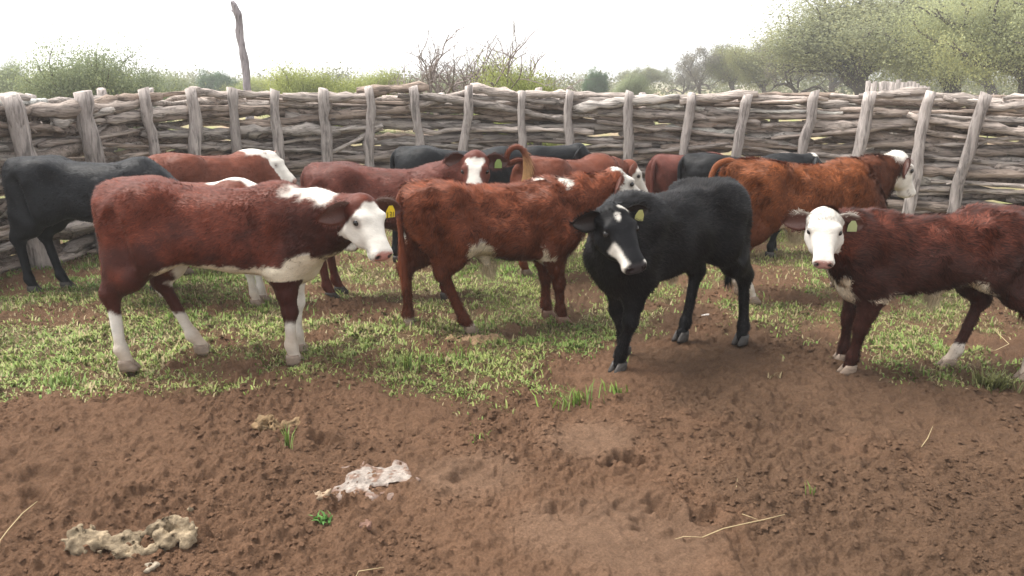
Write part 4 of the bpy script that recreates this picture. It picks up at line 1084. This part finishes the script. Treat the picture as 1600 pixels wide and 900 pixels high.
# front row
cow(seed=1, pos=(-1.67, 4.70), yaw=3, s=1.02, head=(566, 322, 4.40, -50, 47), hs=.88, earback=-.02, earlen=.185, streak=1.0, lock=.0038, base=(.118, .029, .016), furlen=.027, curl=.5,
    feet={'HR': (-2.20, 4.52), 'HL': (-1.88, 4.82), 'FR': (-1.27, 4.62), 'FL': (-.02, .0, 0)},
    socks={'HR': .30, 'HL': .27, 'FR': .25, 'FL': .50}, chest=.60, chestslope=.22, pinkear=.04, droop=.12,
    belly=([-.6, -.42, -.30, -.20, 0, .2, .35, .45, .6], [-.5, -.5, -.2, .06, .13, .14, .22, .30, .3]), crest=(.30, .74, .075), face=white_face(.02),
    spots=[((-.27, -.17, .56), .03), ((-.36, -.07, .47), .04), ((-.30, .14, .55), .11), ((-.36, .14, .47), .07)],
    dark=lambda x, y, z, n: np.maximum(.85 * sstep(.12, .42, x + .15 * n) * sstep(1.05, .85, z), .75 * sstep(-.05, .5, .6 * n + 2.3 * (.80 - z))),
    tag=(1, (.75, .55, .03), 'yellow ear tag', '131'), eyepatch=.55, hoof={'*': PALEHOOF}, nose=(.42, .20, .17), earwhite=.2,
    label='red and white calf with yellow ear tag, front left, head turned to camera')
cow(seed=2, pos=(-.10, 5.42), yaw=17, s=.965, head=(960, 272, 5.70, 26, 32), base=(.155, .043, .019), streak=1.1, lock=.0042, furlen=.046, curl=1.2, fat=1.03, drop=.03, earback=.7, droop=.6, earcol=(.075, .024, .015), chest=.50, chestslope=.1,
    feet={'HR': (-.27, 5.27), 'HL': (-.68, 5.40), 'FR': (.35, 5.50), 'FL': (.255, 5.66)},
    socks={'HR': .075, 'HL': .09}, belly=([-.6, -.36, -.30, -.12, -.04, .0, .24, .28, .36, .6], [-.5, -.3, .20, .20, .05, -.3, -.3, .16, .12, -.2]),
    face=white_face(-.06, 1.6), spots=[((.30, -.02, 1.01), .035), ((.47, -.03, .99), .05)], sheath=1.6, hoof={'*': REDHOOF, 'HL': PALEHOOF, 'HR': PALEHOOF},
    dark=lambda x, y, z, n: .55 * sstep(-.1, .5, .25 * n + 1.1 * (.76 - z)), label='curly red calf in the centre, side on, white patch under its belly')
cow(seed=3, pos=(.90, 4.73), yaw=222, s=.975, head=(957, 340, 4.23, -63, 43), hs=.96, fw=.65, base=(.0042, .0042, .0055), furlen=.038, curl=.7, lock=.0042, streak=1.4, fat=.95,
    feet={'HL': (1.43, 4.97), 'HR': (1.07, 5.04), 'FL': (.60, 4.45), 'FR': (.66, 4.72)},
    face=black_star, nose=(.035, .030, .032), tag=(1, (.42, .42, .16), 'pale yellow green ear tag'), hoof={'*': DARKHOOF}, sheath=.9, roll=8,
    spots=[((.56, 0, .46), .03)], droop=-.12, earback=-.05, oside=.0, earlen=.15, label='black calf with white star and white lip facing the camera')
cow(seed=4, pos=(2.28, 4.47), yaw=181, s=.885, head=(1288, 345, 4.24, -106, 46), base=(.088, .024, .014), streak=1.5, lock=.0042, furlen=.042, curl=1.2, pinkear=.12, hs=.88,
    feet={'HL': (2.81, 4.31), 'HR': (2.50, 4.53), 'FL': (1.885, 4.42), 'FR': (1.92, 4.62)},
    socks={'HL': .28, 'HR': .16, 'FL': .04, 'FR': .05}, chest=.50, chestslope=.1,
    belly=([-.6, -.42, -.34, -.24, -.10, .05, .20, .28, .6], [-.4, -.5, -.3, .0, .08, .03, -.02, .06, -.1]), face=white_face(-.07, .5), crest=None, spots=[((-.35, .19, .58), .035), ((.55, .03, .55), .07)],
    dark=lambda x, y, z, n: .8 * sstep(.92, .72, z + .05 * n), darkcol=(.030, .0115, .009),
    tag=(1, (.36, .40, .20), 'pale green ear tag'), eyepatch=.35, sheath=1.2, hoof={'*': PALEHOOF}, nose=(.40, .22, .19), droop=.10, earwhite=.9,
    label='small dark red calf with white face looking at the camera, right edge')
# middle row
cow(seed=5, pos=(2.17, 6.15), yaw=11, s=1.0, head=(1402, 252, 6.42, 24, 55), base=(.185, .056, .019), streak=1.3, lock=.0042, furlen=.040, curl=.9, earback=.7, droop=.8, earcol=(.055, .018, .012), h=.013, fur=45000,
    feet={'HR': (1.77, 5.93), 'HL': (.05, 0, 0)}, socks={'HR': .30, 'HL': .30, 'FR': .2, 'FL': .2}, face=white_face(-.09, 2.3), crest=(.78, 1.06, .07),
    belly=([-.6, -.36, -.25, -.05, .1, .6], [-.4, -.2, .12, .15, .0, -.2]), sheath=1.4, hoof={'*': PALEHOOF},
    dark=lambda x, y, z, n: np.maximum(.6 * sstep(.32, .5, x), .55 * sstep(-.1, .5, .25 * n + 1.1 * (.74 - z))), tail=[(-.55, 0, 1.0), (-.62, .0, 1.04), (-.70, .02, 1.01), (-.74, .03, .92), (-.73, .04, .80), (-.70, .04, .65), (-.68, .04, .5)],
    label='bright orange red calf seen from behind, white poll, right of the black calf')
cow(seed=6, pos=(-.90, 6.24), yaw=2, s=.99, head=(743, 246, 5.97, -92, 52), base=(.100, .030, .021), furlen=.026, curl=.6, h=.013, fur=36000,
    feet={'HR': (-1.38, 6.16)}, face=blaze(.048, .2, .045), tag=(1, (.25, .36, .12), 'green ear tag'), hoof={'*': DARKHOOF}, droop=.0,
    label='red calf with a broad white blaze facing the camera behind the curly calf')
cow(seed=7, pos=(-3.14, 6.30), yaw=4, s=.995, head=(335, 345, 6.25, -5, 60), base=(.0085, .0098, .0125), furlen=.024, curl=.5, h=.013, fur=36000,
    feet={'HR': (-3.68, 6.22), 'HL': (-3.50, 6.36)}, hoof={'*': DARKHOOF}, nose=(.03, .03, .03), label='black calf at the far left with its rump to the fence')
cow(seed=8, pos=(-2.25, 5.88), yaw=2, s=.90, head=(528, 335, 5.86, 0, 62), base=(.135, .040, .024), furlen=.024, curl=.5, h=.014, fur=26000,
    feet={'HR': (-2.88, 5.78), 'FR': (-1.86, 5.86), 'HL': (.1, 0, 0), 'FL': (.05, 0, 0)}, socks={'HR': .33, 'HL': .5, 'FR': .5, 'FL': .5}, face=white_face(.0),
    belly=([-.6, -.35, -.2, .3, .6], [-.3, -.1, .12, .14, .3]), chest=.6, crest=(-.10, 1.0, .075), sheath=1.2, hoof={'*': PALEHOOF},
    label='red calf with white topline and white legs, mostly hidden behind the front left calf')
# back row
cow(seed=9, pos=(-2.56, 7.27), yaw=50, s=.965, head=(422, 250, 7.66, -8, 42), base=(.150, .045, .026), furlen=.024, curl=.5, h=.015, fur=22000,
    face=white_face(-.02), crest=(.18, 1.0, .10), tag=(-1, (.70, .52, .03), 'small yellow ear tag'), hoof={'*': PALEHOOF}, earcol=(.33, .19, .15), droop=-.25, earback=.3, nose=(.42, .24, .2),
    label='red calf with a white mane and white head in the back row, left')
cow(seed=10, pos=(-.43, 7.64), yaw=4, s=.985, head=(905, 236, 7.68, 0, 45), base=(.0085, .0095, .0115), furlen=.024, curl=.5, h=.015, fur=22000,
    feet={'HR': (-1.04, 7.42)}, face=None, spots=[], hoof={'*': DARKHOOF}, nose=(.03, .03, .03), label='black calf in the back row behind the blazed red calf')
cow(seed=11, pos=(.52, 7.12), yaw=42, s=.965, head=(984, 260, 7.62, 6, 55), base=(.140, .042, .023), furlen=.024, curl=.5, h=.015, fur=22000,
    face=white_face(.04), hoof={'*': PALEHOOF}, nose=(.16, .07, .06),
    tail=[(-.56, 0, .99), (-.62, .0, 1.03), (-.69, .0, 1.03), (-.765, .0, 1.00), (-.81, -.02, 1.05), (-.795, -.04, 1.13), (-.72, -.06, 1.155), (-.65, -.07, 1.11), (-.625, -.08, 1.02), (-.63, -.08, .92), (-.65, -.08, .84)],
    tailfat=1.8, tailtip=(.46, .27, .12), label='red calf in the back row flicking its curled tail upwards')
cow(seed=12, pos=(2.17, 7.78), yaw=5, s=.935, head=(1268, 247, 7.82, 4, 50), base=(.0085, .0090, .0105), furlen=.024, curl=.5, h=.015, fur=22000,
    feet={'FR': (-.12, 0, 0)}, face=lambda u, v, w, j: sstep(-.006, .006, .05 - np.hypot(u - .0, v) + j) * (w > 0), hoof={'*': DARKHOOF}, nose=(.03, .03, .03),
    label='black calf with a white poll spot in the back row behind the orange red calf')
cow(seed=13, pos=(1.80, 8.33), yaw=40, s=.90, head=(1215, 300, 8.80, 40, 50), base=(.115, .038, .029), furlen=.024, curl=.5, h=.016, fur=16000,
    face=white_face(.02), hoof={'*': DARKHOOF}, label='dull red calf nearest the fence, only its rump showing past a black calf')
for c in cows: make_cow(c)
# ---------------------------------------------------------------- dung, stones, straw, tufts
def gz(x, y): return float(ground_z(np.array([x]), np.array([y]))[0])
def lumpy(name, px, py, parts, tint, label, cat, seed, mat=M_dung, group=None):
    """a mass of fused lumps as one mesh, resting on the soil: parts = (dx, dy, rx, ry, rz)"""
    q = gnd(px, py); c = Cow(); h = .0085
    lo = np.array([min(p[0] - p[2] for p in parts), min(p[1] - p[3] for p in parts), -.03]) - .03
    hi = np.array([max(p[0] + p[2] for p in parts), max(p[1] + p[3] for p in parts), max(p[4] for p in parts) * 1.6]) + .03
    n = np.ceil((hi - lo) / h).astype(int); ax = [lo[k] + h * np.arange(n[k]) for k in range(3)]
    G = np.stack(np.meshgrid(*ax, indexing='ij'), -1); f = np.full(tuple(n), .2); r = np.random.default_rng(seed)
    for p in parts: f = smin(f, d_ell(G, (p[0], p[1], p[4] * (.35 + .25 * r.random())), (p[2], p[3], p[4])), .012)
    Gf = G.reshape(-1, 3); f = f - (.012 * fbm(Gf, 26, 2, seed) + .010 * fbm(Gf, 65, 2, seed + 2)).reshape(f.shape)
    V, F = surface_nets(f, h, lo)
    col = np.array(tint)[None] * (1 + .35 * fbm(V, 18, 3, seed + 5) + .15 * fbm(V, 70, 2, seed + 6))[:, None]
    o = link(name, mesh(name, V, F, mat, np.clip(col, .02, .8)), None, (q[0], q[1], gz(*q) - .006))
    return tag(o, label, cat, group)
# the frame of these lists: x to the right, y away from the camera, metres
rd = np.random.default_rng(12)
def crumble(base, n, seed):
    r = np.random.default_rng(seed); out = []
    for p in base:
        out.append((p[0], p[1], p[2] * .9, p[3] * .9, p[4] * .9))
        for _ in range(n): out.append((p[0] + p[2] * .7 * r.normal(), p[1] + p[3] * .7 * r.normal(), p[2] * (.15 + .3 * r.random()), p[3] * (.15 + .3 * r.random()), p[4] * (.2 + .3 * r.random())))
    return out
lumpy('dried_dung', 215, 845, crumble([(-.20, -.01, .055, .05, .05), (-.165, -.03, .045, .04, .035), (-.12, .0, .04, .03, .028), (-.07, -.01, .035, .035, .03), (-.03, .02, .04, .03, .035), (.02, .03, .04, .03, .04), (.07, .05, .04, .03, .05), (.11, .07, .045, .035, .062), (.15, .04, .035, .035, .055), (.175, .0, .03, .03, .035),
      (-.02, -.07, .04, .025, .02), (.03, -.055, .04, .022, .022), (.09, -.005, .03, .025, .03), (.0, -.02, .03, .03, .025)], 3, 4), (.25, .195, .13), 'large lumpy pile of dried pale dung in the left foreground', 'dung', 3)
pl = [(.16 * (rd.random() - .5) * 1.2, .10 * (rd.random() - .5), .018 + .012 * rd.random(), .016 + .012 * rd.random(), .024 + .014 * rd.random()) for _ in range(30)]
lumpy('dung_pellets', 437, 660, pl, (.20, .135, .075), 'small heap of brown dung pellets beside a lone grass shoot', 'dung', 8)
pl = [(.28 * (rd.random() - .5), .16 * (rd.random() - .5), .03 + .025 * rd.random(), .025 + .02 * rd.random(), .014 + .018 * rd.random()) for _ in range(16)]
lumpy('crumbled_dung', 738, 530, pl, (.33, .22, .13), 'crumbled tan dung by the hind hoof of the curly red calf', 'dung', 14)
lumpy('soil_clod', 505, 768, [(0, 0, .026, .02, .02), (.012, .004, .016, .015, .015)], (.30, .22, .15), 'small tan clod left of the white patch', 'stone', 21)
lumpy('round_clod', 572, 822, [(0, 0, .028, .022, .018)], (.17, .10, .075), 'smooth brown clod right of the green weed', 'stone', 22)
lumpy('pale_chip', 235, 878, [(-.012, 0, .02, .008, .007), (.012, -.004, .018, .007, .006)], (.30, .25, .19), 'small whitish chip just below the large dung pile', 'stone', 23)
# thin crust of white ash on the soil, in broken flakes
q = gnd(588, 745); nx = 64; ny = 64
gx, gy = np.meshgrid(np.linspace(-.185, .185, nx), np.linspace(-.19, .18, ny), indexing='ij')
X, Y = (gx + q[0]).ravel(), (gy + q[1]).ravel(); PP = np.stack([gx.ravel(), gy.ravel()], -1)
ex = gx.ravel() / .165; ey = (gy.ravel() - .30 * gx.ravel() * 0) / .145
m = 1 - np.hypot(ex, ey) + .38 * fbm(PP, 13, 3, 5) - .8 * sstep(.02, -.05, gy.ravel() + .02) * (gx.ravel() > -.02) * (np.abs(gy.ravel() + .062) < .022)
Zc = ground_z(X.copy(), Y.copy()) + .005 * sstep(-.02, .35, m) - .010 * sstep(.06, -.10, m) + .0018 * fbm(PP, 60, 2, 6)
Zg = ground_z(X.copy(), Y.copy()).reshape(nx, ny); Zb = np.pad(Zg, 4, mode='edge'); Zb = sum(Zb[a_:a_ + nx, b_:b_ + ny] for a_ in range(9) for b_ in range(9)) / 81
Zc = .7 * Zb.ravel() + .3 * Zg.ravel() + .008 * sstep(-.02, .30, m) - .008 * sstep(.06, -.10, m) + .0022 * fbm(PP, 55, 3, 6)
ii = np.arange(nx - 1)[:, None] * ny + np.arange(ny - 1)[None]; Qc = np.stack([ii, ii + ny, ii + ny + 1, ii + 1], -1).reshape(-1, 4)
Qc = Qc[(m[Qc] > -.02).sum(1) >= 3]
colw = np.array([.29, .25, .22])[None] * (1 + .18 * fbm(PP, 40, 3, 9))[:, None]; sp = sstep(.25, .6, fbm(PP, 34, 2, 19))[:, None]; colw = colw * (1 - .85 * sp) + np.array([.17, .10, .07]) * .85 * sp; eg = sstep(.28, .0, m + .12 * fbm(PP, 45, 2, 29))[:, None]; colw = colw * (1 - .8 * eg) + np.array([.20, .125, .095]) * .8 * eg
o = link('ash_patch', mesh('ash_patch', np.stack([X - q[0], Y - q[1], Zc], -1), Qc, M_dung, np.clip(colw, .05, .85)), None, (q[0], q[1], .001)); tag(o, 'crumbly white ash patch on the bare soil near the bottom centre', 'ash')
def tuft(px, py, n, ln, seed, label, name='grass_tuft', col=(.17, .26, .05), spread=.03, lean=.7, width=.0035, group='grass tufts on bare soil'):
    q = gnd(px, py); r = np.random.default_rng(seed); XY = q + r.normal(size=(n, 2)) * spread * np.array([1.4, .7])
    c = np.array(col)[None] * (.7 + .6 * r.random((n, 1))); me = blades(XY, ln * (.5 + .7 * r.random(n)), c, seed, name, lean, width)
    V = np.empty(len(me.vertices) * 3, np.float32); me.vertices.foreach_get('co', V); V = V.reshape(-1, 3) - np.array([q[0], q[1], 0], np.float32); me.vertices.foreach_set('co', V.ravel())
    o = link(name, me, None, (q[0], q[1], 0)); return tag(o, label, 'grass', group)
tuft(898, 628, 60, .12, 1, 'green grass tuft on bare soil left of the black calf front hoof', spread=.05)
tuft(962, 618, 26, .10, 2, 'small green grass tuft right below the black calf front hoof', spread=.02)
tuft(450, 705, 12, .12, 3, 'single upright grass shoot below the dung pellets', spread=.008, lean=.3)
tuft(505, 800, 22, .05, 4, 'tiny bright green weed left of the smooth brown clod', 'weed', (.10, .24, .05), .014, .8, .006)
tuft(750, 680, 14, .05, 5, 'faint green sprig on the soil right of the ash patch', spread=.03)
tuft(1270, 775, 8, .06, 6, 'tiny green blade right of the long straw', spread=.008, lean=.4)
tuft(640, 580, 40, .14, 7, 'upright green tuft at the near edge of the grass, left of the crumbled dung', spread=.04, lean=.45)
tuft(700, 570, 50, .13, 8, 'green tuft at the near edge of the grass just below the crumbled dung', spread=.05, lean=.5)
tuft(1555, 608, 170, .13, 9, 'dry yellowish grass clump by the small calf hind hooves', col=(.26, .27, .11), spread=.04)
tuft(1210, 590, 10, .06, 10, 'sparse dry sprig on soil between the black calf and the small calf', col=(.3, .24, .13), spread=.03)
tuft(95, 595, 60, .12, 11, 'grass tuft at the near left edge of the grass', spread=.045)
def straw(pts, r, label, name='straw', col=(.40, .31, .17), group='dry stems on the soil'):
    r = r * .75; P = np.array([list(gnd(a, b)) + [h] for a, b, h in pts]); P[:, 2] += [gz(p[0], p[1]) + .006 for p in P]
    b = P[0].copy(); b[2] = 0; Vk, Qk, ck = tube(P - b, [r] * (len(P) - 1) + [r * .6], 6)
    o = link(name, mesh(name, Vk, [Qk] + ck, M_straw, np.tile(col, (len(Vk), 1))), None, b); tag(o, label, 'straw', group)
straw([(1098, 834, .004), (1130, 828, .012), (1165, 822, .012), (1195, 812, .014), (1226, 806, .02)], .0026, 'long bent yellow straw on the soil at bottom right')
straw([(1040, 826, .0), (1070, 828, .006), (1100, 834, .004)], .0020, 'thin pale straw meeting the long bent straw')
straw([(1160, 800, .006), (1184, 810, .010)], .0022, 'short straw just above the long bent straw')
straw([(-4, 880, .0), (2, 858, .004), (14, 838, .02), (38, 820, .04), (62, 808, .05)], .0026, 'curved dry stem at the bottom left edge')
straw([(1440, 697, .0), (1449, 688, .01), (1456, 676, .02)], .0024, 'short whitish stem on the soil right of centre')
straw([(1150, 768, .0), (1152, 750, .01)], .0018, 'tiny straw above the long bent straw')
straw([(552, 898, .0), (560, 888, .01), (600, 886, .01)], .0022, 'pale straw at the bottom edge below the smooth clod')
straw([(1535, 553, .0), (1555, 548, .02), (1576, 540, .03), (1552, 528, .06)], .0035, 'dry forked twig under the belly of the small calf')
straw([(1360, 540, .0), (1375, 544, .012), (1385, 548, .01)], .0035, 'pale bit of stem behind the small calf front leg')
lumpy('white_scrap', 1100, 489, [(0, 0, .03, .02, .008), (.02, .005, .02, .015, .006)], (.45, .42, .39), 'small white scrap in the grass between the black calf legs', 'scrap', 31)
# ---------------------------------------------------------------- thin bright haze in the air
hv = np.array([(x, y, z) for z in (-2.5, 14.0) for (x, y) in ((-260, -40), (260, -40), (260, 330), (-260, 330))], float)
hf = np.array([(3, 2, 1, 0), (4, 5, 6, 7), (0, 1, 5, 4), (1, 2, 6, 5), (2, 3, 7, 6), (3, 0, 4, 7)])
mh = bpy.data.materials.new('haze'); mh.use_nodes = True; nt = mh.node_tree
for n in list(nt.nodes): nt.nodes.remove(n)
pv = nt.nodes.new('ShaderNodeVolumePrincipled'); pv.inputs['Color'].default_value = (.95, .95, .95, 1); pv.inputs['Density'].default_value = .0024; pv.inputs['Anisotropy'].default_value = .25
ou = nt.nodes.new('ShaderNodeOutputMaterial'); nt.links.new(pv.outputs[0], ou.inputs['Volume'])
tag(link('haze', mesh('haze', hv, hf, mh, None, False)), 'thin bright haze over the corral and the trees', 'haze', kind='stuff')
